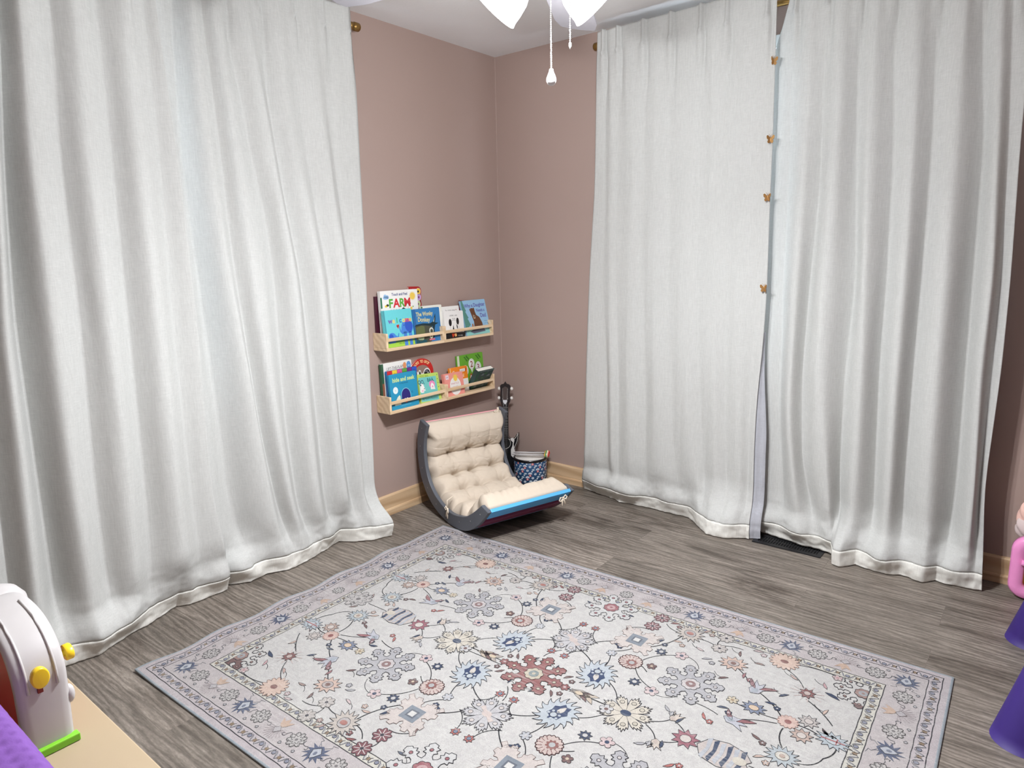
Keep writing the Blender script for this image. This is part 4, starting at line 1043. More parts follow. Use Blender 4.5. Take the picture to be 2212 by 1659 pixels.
def hgt(u, s):
    # u across 0..W, s along 0..LEN
    bs = [0]+rowsT+[LEN]; bc = [0]+colsT+[W]
    def cell(x, b):
        for p, q in zip(b, b[1:]):
            if x <= q: return math.sin(PI*max(0, min(1, (x-p)/(q-p))))
        return 0
    wob = 0.012*noise.noise(Vector((u*9, s*9, 1.0)))
    fr = max(0, cell(s+wob, bs))**0.36; fc = max(0, cell(u+wob, bc))**0.42
    edge_u = min(1, min(u, W-u)/0.036); edge_s = min(1, s/0.060, (LEN-s)/0.055)
    eu = math.sqrt(max(0, 1-(1-edge_u)**2)); es = math.sqrt(max(0, 1-(1-edge_s)**2))
    mid_r = 0.45 if 0.05 < s < LEN-0.05 else 1
    h = 0.036 + 0.056*(0.34+0.66*fr)*(0.82+0.18*fc)
    front = sstep(LEN-0.20, LEN-0.06, s); h += 0.010*front
    for (tu, ts) in tufts:
        du, ds = u-tu, s-ts; d2 = du*du+ds*ds
        if d2 < 0.01:
            h -= 0.034*math.exp(-d2/(0.017**2)) + 0.010*math.exp(-d2/(0.04**2)) 
            ang = math.atan2(ds, du); d_ = math.sqrt(d2)
            h += 0.0035*math.sin(ang*9+tu*60)*math.exp(-(d_/0.045)**2)*min(1, d_/0.012)
    # slanting wrinkles
    h += 0.0018*noise.noise(Vector((u*26+s*14, s*30-u*8, 4.2))) + 0.0008*noise.noise(Vector((u*70, s*24, 9.2)))
    if s > LEN-0.22: h += 0.0045*math.sin(u*170+3*math.sin(s*30))*sstep(LEN-0.22, LEN-0.10, s)*(0.5+0.5*noise.noise(Vector((u*12, 2, s*6))))
    w1 = noise.noise(Vector((u*11-s*13, s*5+u*3, 7.7))); h -= 0.0028*max(0, 1-abs(w1)/0.03)
    w2 = noise.noise(Vector((u*5+s*15, s*7-u*6, 2.1))); h -= 0.0018*max(0, 1-abs(w2)/0.03)
    return max(0.006, h)*(0.16+0.84*eu*es) 
top = []; bot = []
for j in range(NV+1):
    s = LEN*j/NV
    if j == 0: s = 0.0005
    (px_, pz_), (nx, nz) = at(s)
    rt = []; rb = []
    sag = 0.006*math.sin(3*s*10)
    for i in range(NU+1):
        u = W*i/NU
        uu = u + (0.006*math.sin(s*52)+0.004*noise.noise(Vector((s*20, i > NU/2, 0))))*(1 if i > NU/2 else -1)*abs(2*u/W-1)**3
        h = hgt(u, s)
        edge = min(1, min(u, W-u)/0.03); es_ = min(1, min(s, LEN-s)/0.03)
        lb = -0.000*edge*es_
        rt.append((px_+nx*(h+0.008), CW0+uu, pz_+nz*(h+0.008)))
        rb.append((px_+nx*(lb+0.004), CW0+uu, pz_+nz*(lb+0.004)))
    top.append(rt); bot.append(rb)
mb = MB(); mb.grid(top)
n1 = NU+1; base_ = len(mb.v)
for r in bot:
    for p in r: mb.v.append(Vector(p))
nv_ = NV+1
def gi(j, i): return j*n1+i
for j in range(NV):
    for i in range(NU):
        mb.f.append([base_+gi(j, i), base_+gi(j, i+1), base_+gi(j+1, i+1), base_+gi(j+1, i)]); mb.c.append((1, 1, 1, 1)); mb.sm.append(True)
ring = [gi(0, i) for i in range(NU+1)] + [gi(j, NU) for j in range(1, NV+1)] + [gi(NV, i) for i in range(NU-1, -1, -1)] + [gi(j, 0) for j in range(NV-1, 0, -1)]
for a_, b_ in zip(ring, ring[1:]+ring[:1]):
    mb.f.append([a_, base_+a_, base_+b_, b_]); mb.c.append((1, 1, 1, 1)); mb.sm.append(True)
# flip so that normals look up
cush = mb.build('cushion', M_cush, rocker, label='beige tufted cotton cushion')
bm = bmesh.new(); bm.from_mesh(cush.data); bmesh.ops.recalc_face_normals(bm, faces=bm.faces); bm.to_mesh(cush.data); bm.free()
for (tu, ts) in tufts:
    (px_, pz_), (nx, nz) = at(ts); h = hgt(tu, ts)
    mb = MB(); mb.ball((px_+nx*(h+0.007), CW0+tu, pz_+nz*(h+0.007)), 0.0045, n=8); mb.build('tuft', M_cord, cush)
# cord ties
def bow(p, d1, d2, dn=(0, 0, -1), s=1.0):
    p = Vector(p); d1 = Vector(d1); d2 = Vector(d2); dn = Vector(dn)
    mb = MB(); r = 0.0036
    for d in (d1, d2):
        mb.tube([p, p+d*0.022*s+dn*-0.006, p+d*0.034*s+dn*0.006, p+d*0.022*s+dn*0.014, p+dn*0.002], r, 8)
        mb.tube([p, p+d*0.008*s+dn*0.016, p+d*0.014*s+dn*0.040*s], r, 8)
    mb.ball(p, 0.006); mb.build('tie_cord', M_cord, cush)
o_ = pl_itp(INN, .60)
bow((-0.135, -0.007, .088-.005), (-.5, -.1, .2), (.35, -.1, -.3), (0, -.05, -1), 1.1)
mb = MB(); mb.tube([(-0.135, -0.006, .088), (-0.14, -0.004, .125), (-0.14, 0.03, .140)], 0.0028, 8); mb.build('tie_cord', M_cord, cush)
bow((0.236, WIDE-0.070, .150), (.1, -.9, -.1), (.1, .7, .3), (.1, 0, -1), .9)
bow((-0.375, WIDE-0.045, .475), (0, -1, .08), (-.1, .1, .8), (.1, .3, -.5), .8)

# ------------------------------------------------------------------ ukulele leaning in the corner
uke = empty('ukulele', (0.118, -0.118, 0.006), label='small black cutaway ukulele leaning in the corner behind the rocker', cat='ukulele')
yaw = math.radians(30)     # face turned to the room
lean = math.radians(8.5)
uke.matrix_world = Matrix.Translation((0.112, -0.116, 0.004)) @ Matrix.Rotation(yaw, 4, 'Z') @ Matrix.Rotation(-lean, 4, 'X')
def body_outline(s=1.0, cut=True):
    L = []
    pts = [(0, 0), (.045, .004), (.082, .028), (.094, .070), (.086, .112), (.066, .142), (.060, .165), (.068, .190), (.078, .215), (.083, .245), (.080, .268), (.072, .262), (.058, .240), (.040, .232), (.020, .240), (.014, .262), (-.014, .262), (-.045, .262), (-.066, .248), (-.074, .222), (-.068, .190), (-.060, .165), (-.066, .142), (-.086, .112), (-.094, .070), (-.082, .028), (-.045, .004)]
    pts = [(x, z) for x, z in pts]
    n = len(pts)
    for i in range(n):
        p0, p1, p2, p3 = pts[i-1], pts[i], pts[(i+1) % n], pts[(i+2) % n]
        for f in (0, .25, .5, .75):
            L.append(tuple(0.5*((2*p1[c]) + (-p0[c]+p2[c])*f + (2*p0[c]-5*p1[c]+4*p2[c]-p3[c])*f*f + (-p0[c]+3*p1[c]-3*p2[c]+p3[c])*f**3) for c in (0, 1)))
    return L
TY = Matrix.Rotation(PI/2, 4, 'X')
bo = body_outline()
mb = MB(); mb.prism(bo, 0.0, 0.050, T=TY); body = mb.build('body', M_black, uke)
def offs(poly, d):
    out = []; n = len(poly)
    for i in range(n):
        a = poly[i-1]; b = poly[(i+1) % n]; dx, dy = b[0]-a[0], b[1]-a[1]; L = math.hypot(dx, dy) or 1
        out.append((poly[i][0]-dy/L*d, poly[i][1]+dx/L*d))
    return out
ins = offs(bo, 0.005)
mb = MB(); mb.grid([[(x, -0.0503, z) for x, z in offs(bo, 0.0045)], [(x, -0.0506, z) for x, z in offs(bo, 0.0066)]], closev=True)
mb.build('binding', plain('white binding', rgb(214, 206, 196), 0.5), uke)
mb = MB(); mb.prism(ell(0, .205, .030, n=28), 0.0505, 0.0512, rgb(12, 12, 13), T=TY); mb.build('sound_hole', plain('dark sound hole', rgb(8, 8, 8), 0.9), uke)
mb = MB(); mb.grid([[(x, -0.0508, z) for x, z in ell(0, .205, .033, n=28)], [(x, -0.0512, z) for x, z in ell(0, .205, .0355, n=28)]], closev=True); mb.build('rosette', plain('silver rosette', rgb(190, 186, 180), 0.5), uke)
mb = MB(); mb.prism([(.034, .236), (.050, .238), (.058, .225), (.052, .200), (.060, .160), (.064, .130), (.052, .118), (.038, .130), (.036, .165), (.046, .190), (.048, .212), (.036, .222)], 0.0507, 0.0520, T=TY); mb.build('pickguard', plain('pale grey pickguard', rgb(206, 202, 198), 0.4), uke)
mb = MB(); mb.box((-.036, -.056, .060), (.036, -.0505, .076), bev=0.002); mb.build('bridge', M_black, uke)
mb = MB(); mb.prism([(-.0200, .235), (.0200, .235), (.0175, .425), (-.0175, .425)], 0.030, 0.052, T=TY); neck = mb.build('neck', M_black, uke)
mb = MB(); mb.prism([(-.0205, .222), (.0205, .222), (.0185, .424), (-.0185, .424)], 0.0523, 0.0555, T=TY); fb = mb.build('fretboard', plain('black fretboard', rgb(20, 19, 20), 0.45), uke)
for k in range(13):
    z = .421 - .195*(1-0.945**(k*1.35))/(1-0.945**17.5)
    mb = MB(); mb.box((-.0186, -.0563, z-.0007), (.0186, -.0556, z+.0007)); mb.build('fret', M_steel, fb)
hs = [(-.015, .478), (-.019, .492), (-.027, .502), (-.026, .515), (-.024, .535), (-.028, .560), (-.020, .566), (-.008, .568), (0, .577), (.008, .568), (.020, .566), (.028, .560), (.024, .535), (.026, .515), (.027, .502), (.019, .492), (.015, .478)]
def HS(P): return [(x*1.14, .580-(.578-z)*1.58) for x, z in P]
mb = MB(); mb.prism(HS(hs[::-1]), 0.036, 0.050, T=TY); head = mb.build('headstock', M_black, uke)
mb = MB(); mb.prism(HS([(-.017, .506), (.017, .506), (.016, .552), (0, .558), (-.016, .552)]), 0.0502, 0.0510, T=TY); mb.build('head_plate', plain('brown head veneer', rgb(72, 60, 56), 0.4), head)
mb = MB(); mb.prism(HS([(-.012, .500), (0, .488), (.012, .500), (.010, .506), (-.010, .506)]), 0.0503, 0.0512, T=TY); mb.build('head_inlay', plain('silver inlay', rgb(216, 216, 220), 0.3), head)
for sx in (-1, 1):
    for z in (.478, .535):
        mb = MB(); mb.tube([(sx*.025, -.043, z), (sx*.034, -.043, z)], 0.003, 8); mb.ball((sx*.0385, -.043, z), 0.0105, sq=(.85, .7, 1.0)); mb.build('tuning_peg', plain('pearl peg', rgb(236, 232, 226), 0.3), head)
        mb = MB(); mb.tube([(sx*.015, -.050, z-.004), (sx*.015, -.056, z-.004)], 0.003, 8); mb.build('string_post', M_steel, head)
for k in range(4):
    x = -.0105+.007*k
    mb = MB(); mb.tube([(x*1.2, -.0575, .068), (x, -.0585, .424), ((-.015 if k < 2 else .015), -.0550, (.478 if k in (1, 2) else .535)-.004)], 0.0005, 5); mb.build('string', plain('nylon string', rgb(200, 200, 200), 0.4), uke)

# ------------------------------------------------------------------ drum with beaters
DC = (0.310, -0.130); DR = 0.097; DH = 0.165
drum = empty('drum', (DC[0], DC[1], 0.0), label='small floor drum in blue patterned fabric with a white skin, behind the rocker', cat='drum')
mb = MB(); mb.lathe([(DR-.012, 0.0), (DR-.004, 0.002), (DR-.002, 0.010), (DR-.002, 0.022)], 48); mb.build('base_ring', M_black, drum)
mb = MB(); mb.lathe([(DR-.003, 0.0222), (DR, 0.024), (DR, DH-.018), (DR-.002, DH-.0165)], 64, rgb(38, 78, 118), cap=False)
RD = DR+0.0002
art = Art()
def mush(cx, cy, s, c1, c2):
    art.poly([(cx+x*s, cy+y*s) for x, y in [(-1.4, 0), (-1.2, .7), (-.5, 1.25), (.4, 1.3), (1.1, .8), (1.4, 0)]], c1, 2)
    art.poly([(cx+x*s, cy+y*s) for x, y in [(-.9, -1.4), (-.5, 0), (.5, 0), (.9, -1.4)]], c2, 3)
    art.poly([(cx+x*s, cy+y*s) for x, y in [(-.25, -1.4), (-.1, 0), (.15, 0), (.3, -1.4)]], rgb(232, 220, 214), 4)
per = 2*PI*DR
for row in range(6):
    for k in range(20):
        cx = (k+0.5*(row % 2))*per/20; cy = .038+row*.0225
        q = (k+row*2) % 3
        if q == 0: mush(cx, cy, .0092, rgb(206, 214, 222), rgb(206, 84, 84))
        elif q == 1: art.poly(ell(cx, cy, .0078, .0064, 12), rgb(214, 220, 226), 2); art.poly(ell(cx, cy, .0028, .0022, 8), rgb(60, 96, 130), 3)
        else: art.poly(ell(cx+.003, cy+.004, .0090, .0050, 12), rgb(190, 204, 214), 2); art.poly(ell(cx-.004, cy-.006, .0050, .0038, 10), rgb(226, 228, 230), 2)
art.put(mb, lambda x, y, e: (math.cos(x/DR)*(RD+e), math.sin(x/DR)*(RD+e), y), eps=0.00025)
mb.build('shell', M_art, drum, label='blue fabric shell printed with white and red shapes')
mb = MB(); mb.lathe([(DR-.001, DH-.0163), (DR+.002, DH-.014), (DR+.002, DH-.002), (DR-.002, DH), (DR-.006, DH-.001)], 48, cap=False); mb.build('rim', M_black, drum)
mb = MB(); mb.lathe([(0.0001, DH-.004), (DR-.006, DH-.003), (DR-.006, DH-.006), (0.0001, DH-.007)], 48, cap=False); mb.build('drum_skin', plain('grey white drum skin', rgb(214, 210, 204), 0.5), drum)
def beater(p, q, label):
    p = Vector(p); q = Vector(q); d = (q-p); L = d.length; d.normalize()
    root = empty('drum_beater', p, label=label, cat='drum beater', group='white beaters with striped ball heads')
    root.rotation_mode = 'QUATERNION'; root.rotation_quaternion = d.to_track_quat('Z', 'Y')
    mb = MB(); mb.lathe([(0.0001, 0), (0.0045, 0.003), (0.0050, 0.05), (0.0046, L)], 14); mb.build('stick', M_white, root)
    cols = [rgb(220, 70, 60), rgb(236, 190, 70), rgb(90, 150, 100), rgb(226, 200, 170), rgb(206, 60, 56), rgb(206, 60, 56)]
    mb = MB(); r = .0165; n = 18
    for i in range(n):
        a0, a1 = PI*i/n, PI*(i+1)/n
        z0, z1 = L+r*0.8-r*math.cos(a0), L+r*0.8-r*math.cos(a1)
        mb.lathe([(max(r*math.sin(a0), .0001), z0), (max(r*math.sin(a1), .0001), z1)], 20, cols[min(5, i*6//n)], cap=False)
    mb.build('ball_head', M_art, root, label='red, yellow and green striped ball')
zt = DH+.0165
beater((DC[0]-.078, DC[1]-.075, zt), (DC[0]+.090, DC[1]+.018, zt), 'front drum beater lying across the drum, ball head over the right rim')
beater((DC[0]-.095, DC[1]-.040, zt), (DC[0]+.070, DC[1]+.052, zt+.002), 'rear drum beater lying across the drum, nearer the wall')
# ------------------------------------------------------------------ rug: one mesh, the printed pattern laid into the pile
RO = Vector((0.35195, -0.91487, 0)); RT = 0.026878; RL, RWd = 2.170, 1.498
def rz(u, v):
    a = math.exp(-max(0, u)/0.11)
    return 0.0055 + 0.007*a*(0.5+0.5*math.sin(2*PI*(v-.05)/0.27))*min(1, max(0, (v-0.15)/0.2)) 
def rp(u, v, e=0.0):
    uu = u - 0.004*math.exp(-max(0, u)/0.06)*math.sin(2*PI*(v-.05)/0.27)*min(1, v/0.3)
    return (uu*math.cos(RT)+v*math.sin(RT), uu*math.sin(RT)-v*math.cos(RT), rz(u, v)+e)
FIELD = rgb(164, 162, 159); OUTER = rgb(160, 153, 154); BIND = rgb(140, 148, 153); BORD = rgb(158, 152, 151); INNB = rgb(168, 165, 156)
FL = (FIELD[0], FIELD[1], FIELD[2])
LINE = rgb(58, 56, 64)
cuts = [0.007, 0.026, 0.062, 0.166, 0.200]
def lines1(L):
    s = set([0.0, L]); x = 0.0
    while x < L: s.add(round(x, 4)); x += 0.02
    for c in cuts: s.add(c); s.add(round(L-c, 4))
    s = sorted(s); out = [s[0]]
    for x in s[1:]:
        if x-out[-1] > 0.0025 or x in cuts or round(L-x, 4) in cuts: out.append(x)
    return out
US, VS = lines1(RL), lines1(RWd)
mb = MB(); nU, nV = len(US), len(VS)
for u in US:
    for v in VS: mb.v.append(Vector(rp(u, v)))
for i in range(nU-1):
    for j in range(nV-1):
        um, vm = (US[i]+US[i+1])/2, (VS[j]+VS[j+1])/2
        d = min(um, RL-um, vm, RWd-vm)
        c = BIND if d < .007 else OUTER if d < .062 else BORD if d < .166 else INNB if d < .200 else FIELD
        mb.f.append([i*nV+j, i*nV+j+1, (i+1)*nV+j+1, (i+1)*nV+j]); mb.c.append(c); mb.sm.append(True)
per_ = [(i, 0) for i in range(nU)] + [(nU-1, j) for j in range(1, nV)] + [(i, nV-1) for i in range(nU-2, -1, -1)] + [(0, j) for j in range(nV-2, 0, -1)]
b0 = len(mb.v)
for (i, j) in per_:
    p = rp(US[i], VS[j]); mb.v.append(Vector((p[0], p[1], max(0.0004, p[2]-0.0052))))
for k in range(len(per_)):
    k2 = (k+1) % len(per_); a = per_[k][0]*nV+per_[k][1]; b = per_[k2][0]*nV+per_[k2][1]
    mb.f.append([a, b, b0+k2, b0+k]); mb.c.append(BIND); mb.sm.append(False)
A = Art(); CU, CV = RL/2, RWd/2
C_OUT = rgb(64, 62, 72)
def closed(pts, w, col, L): A.many(line(pts+[pts[0]], w*1.35), tuple(c*.75 for c in col[:3])+(1,), L)
def T2(cx, cy, s, rot, pts, mx=1): 
    ca, sa = math.cos(rot), math.sin(rot)
    return [(cx+s*(mx*x*ca-y*sa), cy+s*(mx*x*sa+y*ca)) for x, y in pts]
def radial(cx, cy, r, n, f, rot=0, m=12):
    """closed shape with n repeats; f(t) gives the radius over one repeat"""
    return [(cx+r*f((k % m)/m)*math.cos(rot+2*PI*k/(n*m)), cy+r*f((k % m)/m)*math.sin(rot+2*PI*k/(n*m))) for k in range(n*m)]
LOBE = lambda t: 0.30+0.70*(1 if .30 < t < .70 else .82 if .2 < t < .8 else .45 if .1 < t < .9 else .0)*(.86 if abs(t-.5) < .05 else 1)
def petal8(cx, cy, r, col, rot, core, ring, outl=C_OUT, n=8, fill=True, L=2):
    """eight forked lobes around a rosette"""
    lobe = [(.40, -.160), (.50, -.105), (.60, -.11), (.64, -.21), (.72, -.15), (.80, -.235), (.86, -.13), (.94, -.14), (1.02, 0), (.94, .14), (.86, .13), (.80, .235), (.72, .15), (.64, .21), (.60, .11), (.50, .105), (.40, .160)]
    star = []
    for k in range(n):
        a = rot+2*PI*k/n
        star += [(cx+r*(x*math.cos(a)-y*math.sin(a)), cy+r*(x*math.sin(a)+y*math.cos(a))) for x, y in lobe]
    if fill: A.poly(star, col, L)
    closed(star, .0017, outl, L+1)
    for k in range(n):
        a = rot+2*PI*k/n
        x, y = cx+r*.74*math.cos(a), cy+r*.74*math.sin(a)
        A.poly(ell(x, y, r*.055, n=8), ring, L+2); closed(ell(x, y, r*.06, n=8), .0012, outl, L+3)
    A.poly(radial(cx, cy, r*.30, 8, lambda t: .86+.14*math.sin(PI*t), rot, 5), ring, L+2); closed(radial(cx, cy, r*.30, 8, lambda t: .86+.14*math.sin(PI*t), rot, 5), .0014, outl, L+3)
    A.poly(ell(cx, cy, r*.16, n=14), core, L+4); A.poly(ell(cx, cy, r*.06, n=8), ring, L+5)
def flame(cx, cy, r, ang, c1, c2, c3, L=2, squash=.86):
    """large blue palmette: flaming outline, dark inner flame and pale heart"""
    sh = []
    n = 16
    for k in range(n):
        a = 2*PI*k/n
        sh += [(math.cos(a)*.76, math.sin(a)*.76*squash), (math.cos(a+.16)*.95, math.sin(a+.16)*.95*squash), (math.cos(a+.34)*1.14, math.sin(a+.34)*1.14*squash), (math.cos(a+.30)*.90, math.sin(a+.30)*.90*squash)]
    P = T2(cx, cy, r, ang, sh); A.poly(P, c1, L); closed(P, .0014, C_OUT, L+1)
    inn = []
    for k in range(14):
        a = 2*PI*k/14; q = .66 if k % 2 else .50
        inn.append((.08+math.cos(a)*q*.95, math.sin(a)*q*.66))
    P = T2(cx, cy, r, ang, inn); A.poly(P, c2, L+2)
    P = T2(cx, cy, r, ang, [(-.02, 0), (.10, .12), (.28, .13), (.46, .05), (.52, 0), (.46, -.05), (.28, -.13), (.10, -.12)]); A.poly(P, c3, L+3)
    P = T2(cx, cy, r, ang, [(-.20+.16*math.cos(q), .16*math.sin(q)) for q in [k*PI/5 for k in range(10)]]); A.poly(P, c1, L+3); closed(P, .0012, C_OUT, L+4)
    for k in range(7):
        q = 2*PI*k/7; A.poly(T2(cx, cy, r, ang, ell(-.20+.26*math.cos(q), .26*math.sin(q), .07, n=6)), c1, L+3)
def daisy(cx, cy, r, c1, c2, rot=0, n=9, L=2, heart=None):
    """flower of notched petals with an eye in each"""
    tb = [.46, .74, .90, .80, .98, .88, 1.08, .88, .98, .80, .90, .74]; f = lambda t: tb[int(t*12+.01) % 12]
    P = radial(cx, cy, r, n, f, rot, 12); A.poly(P, c1, L); closed(P, .0015, C_OUT, L+1)
    for k in range(n):
        a = rot+2*PI*(k+.5)/n; A.poly(ell(cx+r*.66*math.cos(a), cy+r*.66*math.sin(a), r*.10, n=8), c2, L+2); closed(ell(cx+r*.66*math.cos(a), cy+r*.66*math.sin(a), r*.10, n=8), .001, C_OUT, L+3)
        b = rot+2*PI*k/n; A.many(line([(cx+r*.2*math.cos(b), cy+r*.2*math.sin(b)), (cx+r*.62*math.cos(b), cy+r*.62*math.sin(b))], .0012), C_OUT, L+1)
    A.poly(ell(cx, cy, r*.22, r*.17, 12), heart or c2, L+3)
def ornament(cx, cy, r, c1, c2, c3, rot=0, L=2):
    """square scrolled cartouche with a small framed centre"""
    sh = []
    q = [(.50, .0), (.62, .10), (.78, .08), (.80, .22), (.95, .30), (.92, .52), (.76, .50), (.80, .66), (.98, .80), (.84, .98), (.66, .82), (.50, .76), (.52, .92), (.30, .96), (.22, .80), (.08, .78), (.10, .62)]
    for k in range(4):
        for x, y in q: sh.append((x*math.cos(k*PI/2)-y*math.sin(k*PI/2), x*math.sin(k*PI/2)+y*math.cos(k*PI/2)))
    P = T2(cx, cy, r, rot, sh); A.poly(P, c1, L); closed(P, .0011, rgb(140, 110, 104), L+1)
    for s_, c in ((.40, c2), (.22, c3), (.14, rgb(214, 212, 206))):
        A.poly(T2(cx, cy, r, rot, [(s_, -s_), (s_, s_), (-s_, s_), (-s_, -s_)]), c, L+2)
        L += 1
def spiky(cx, cy, r, c1, c2, n=12, rot=0, L=2, sq=1.0, outl=None, ang=0):
    sh = []
    for k in range(n):
        a = rot+2*PI*k/n; sh += [(math.cos(a)*.62, math.sin(a)*.62*sq), (math.cos(a+.9*PI/n)*1.0, math.sin(a+.9*PI/n)*sq)]
    P = T2(cx, cy, r, ang, sh); A.poly(P, c1, L); closed(P, .0012, outl or C_OUT, L+1)
    A.poly(T2(cx, cy, r, ang, ell(0, 0, .40, .40*sq, 10)), c2, L+2); closed(T2(cx, cy, r, ang, ell(0, 0, .40, .40*sq, 10)), .001, outl or C_OUT, L+3)
def blossom(cx, cy, r, c1, c2, n=5, rot=0, L=2):
    P = radial(cx, cy, r, n, lambda t: .55+.45*math.sin(PI*t)**.6, rot, 7); A.poly(P, c1, L); closed(P, .0010, C_OUT, L+1); A.poly(ell(cx, cy, r*.30, n=8), c2, L+2)
def tulip(cx, cy, r, c1, c2, ang, L=2):
    P = T2(cx, cy, r, ang, [(-.8, 0), (-.4, -.45), (.1, -.42), (.9, -.75), (.45, -.18), (1.0, 0), (.45, .18), (.9, .75), (.1, .42), (-.4, .45)]); A.poly(P, c1, L); closed(P, .0010, C_OUT, L+1)
    A.poly(T2(cx, cy, r, ang, [(-.7, 0), (-.3, -.28), (.1, 0), (-.3, .28)]), c2, L+2)
def leaf(cx, cy, r, c1, ang, L=2):
    P = T2(cx, cy, r, ang, [(-1, 0), (-.3, -.34), (.4, -.25), (1, .15), (.3, .22), (-.4, .2)]); A.poly(P, c1, L); closed(P, .0009, C_OUT, L+1)
def marigold(cx, cy, r, ang, L=2):
    P = radial(cx, cy, r, 18, lambda t: .88+.12*math.sin(PI*t), ang, 4); A.poly(P, rgb(196, 160, 146), L); closed(P, .0020, rgb(92, 48, 52), L+1)
    for k in range(14):
        a = ang+2*PI*k/14
        if k < 11: A.many(line([(cx+r*.52*math.cos(a), cy+r*.52*math.sin(a)), (cx+r*.86*math.cos(a), cy+r*.86*math.sin(a))], .0022), rgb(126, 64, 62), L+1)
    P = radial(cx+r*.18*math.cos(ang), cy+r*.18*math.sin(ang), r*.5, 9, lambda t: .7+.3*math.sin(PI*t), ang, 4); A.poly(P, rgb(134, 62, 54), L+2); A.poly(ell(cx+r*.18*math.cos(ang), cy+r*.18*math.sin(ang), r*.24, n=10), rgb(150, 156, 158), L+3)
def chrys(cx, cy, r, c1, rot=0, L=2):
    P = radial(cx, cy, r, 8, lambda t: .72+.28*math.sin(PI*t), rot, 5); A.poly(P, c1, L); closed(P, .0011, C_OUT, L+1)
    for k in range(8):
        a = rot+2*PI*(k+.5)/8; A.many(line([(cx+r*.15*math.cos(a), cy+r*.15*math.sin(a)), (cx+r*.8*math.cos(a), cy+r*.8*math.sin(a))], .0026), rgb(214, 202, 198), L+2)
    A.poly(ell(cx, cy, r*.2, n=8), C_OUT, L+3)
def bluebord(cx, cy, r, ang, L=2):
    sh = []
    for k in range(11):
        a = -PI*.80+1.6*PI*k/10
        sh += [(math.cos(a)*.55, math.sin(a)*.55), (math.cos(a+.08)*(1.0+.1*(k % 2)), math.sin(a+.08)*(.95+.1*(k % 2)))]
    sh += [(-.5, .3), (-.7, 0), (-.5, -.3)]
    A.poly(T2(cx, cy, r, ang, sh), rgb(60, 76, 112), L)
    P = T2(cx, cy, r, ang, [(-.5, 0), (-.1, -.42), (.38, -.2), (.62, 0), (.38, .2), (-.1, .42)]); A.poly(P, rgb(170, 180, 198), L+1); closed(P, .0012, C_OUT, L+2)
    A.poly(T2(cx, cy, r, ang, ell(.08, 0, .18, .13, 8)), rgb(96, 106, 132), L+3)
    for sy in (-1, 1):
        A.many(line(T2(cx, cy, r, ang, [(-.6, .2*sy), (-.9, .6*sy), (-1.1, .5*sy), (-1.2, .9*sy)]), .0014), rgb(90, 92, 104), L)
def orangebord(cx, cy, r, ang, L=2):
    P = T2(cx, cy, r, ang, [(.1, 0), (.35, .3), (.9, .6), (.7, .2), (1.1, 0), (.7, -.2), (.9, -.6), (.35, -.3)]); A.poly(P, rgb(200, 146, 96), L+1)
    for k in range(13):
        a = math.radians(90+180*k/12); A.many(line(T2(cx, cy, r, ang, [(.3*math.cos(a), .3*math.sin(a)), (1.05*math.cos(a), .95*math.sin(a))]), .0022), rgb(158, 134, 142) if k % 2 else rgb(172, 150, 156), L)
    P = T2(cx, cy, r, ang, [(-.5, 0), (-.1, .34), (.2, 0), (-.1, -.34)]); A.poly(P, rgb(168, 160, 166), L+2); closed(P, .001, rgb(120, 100, 104), L+3)
def greyflower(cx, cy, r, rot, L=2):
    P = radial(cx, cy, r, 9, lambda t: .70+.30*math.sin(PI*t)*(.8 if abs(t-.5) < .12 else 1), rot, 8); A.poly(P, rgb(182, 176, 172), L); closed(P, .0016, rgb(92, 88, 90), L+1)
    for k in range(9): A.many(line([(cx+r*.62*math.cos(rot+2*PI*k/9), cy+r*.62*math.sin(rot+2*PI*k/9)), (cx+r*.92*math.cos(rot+2*PI*(k+.5)/9), cy+r*.92*math.sin(rot+2*PI*(k+.5)/9))], .0014), rgb(92, 88, 90), L+1)
    P = radial(cx, cy, r*.6, 8, lambda t: .6+.4*math.sin(PI*t), rot, 5); closed(P, .0012, rgb(92, 88, 90), L+1); A.poly(ell(cx, cy, r*.16, n=8), rgb(110, 104, 106), L+2)
def curl(cx, cy, r, ang, L=2, col=rgb(84, 82, 90)):
    A.many(line(T2(cx, cy, r*1.25, ang, [(-1, -.2), (-.5, .3), (0, .1), (.3, -.3), (.7, -.2), (.8, .15), (.5, .25)]), .0020), col, L)
def small(cx, cy, r, ang, L=2):
    P = T2(cx, cy, r, ang, [(-.6, 0), (0, -.5), (.5, -.3), (.5, .3), (0, .5)]); A.poly(P, rgb(150, 150, 158), L); closed(P, .001, C_OUT, L+1)
VINE = rgb(52, 52, 62)
def vine(p, q, bend=0.15, w=.0024): 
    A.many(line(curve(p, q, bend, 9), w*1.25), rgb(40, 40, 48), 1)
RED = rgb(136, 58, 58); CRM = rgb(206, 192, 164); PKC = rgb(206, 166, 166); NAV = rgb(50, 66, 96); BLU = rgb(166, 184, 196); ORG = rgb(208, 156, 124); GRY = rgb(150, 150, 160); LGR = rgb(184, 182, 184); BRN = rgb(104, 62, 60)
WHT = rgb(204, 202, 200); FUC = rgb(146, 62, 84)
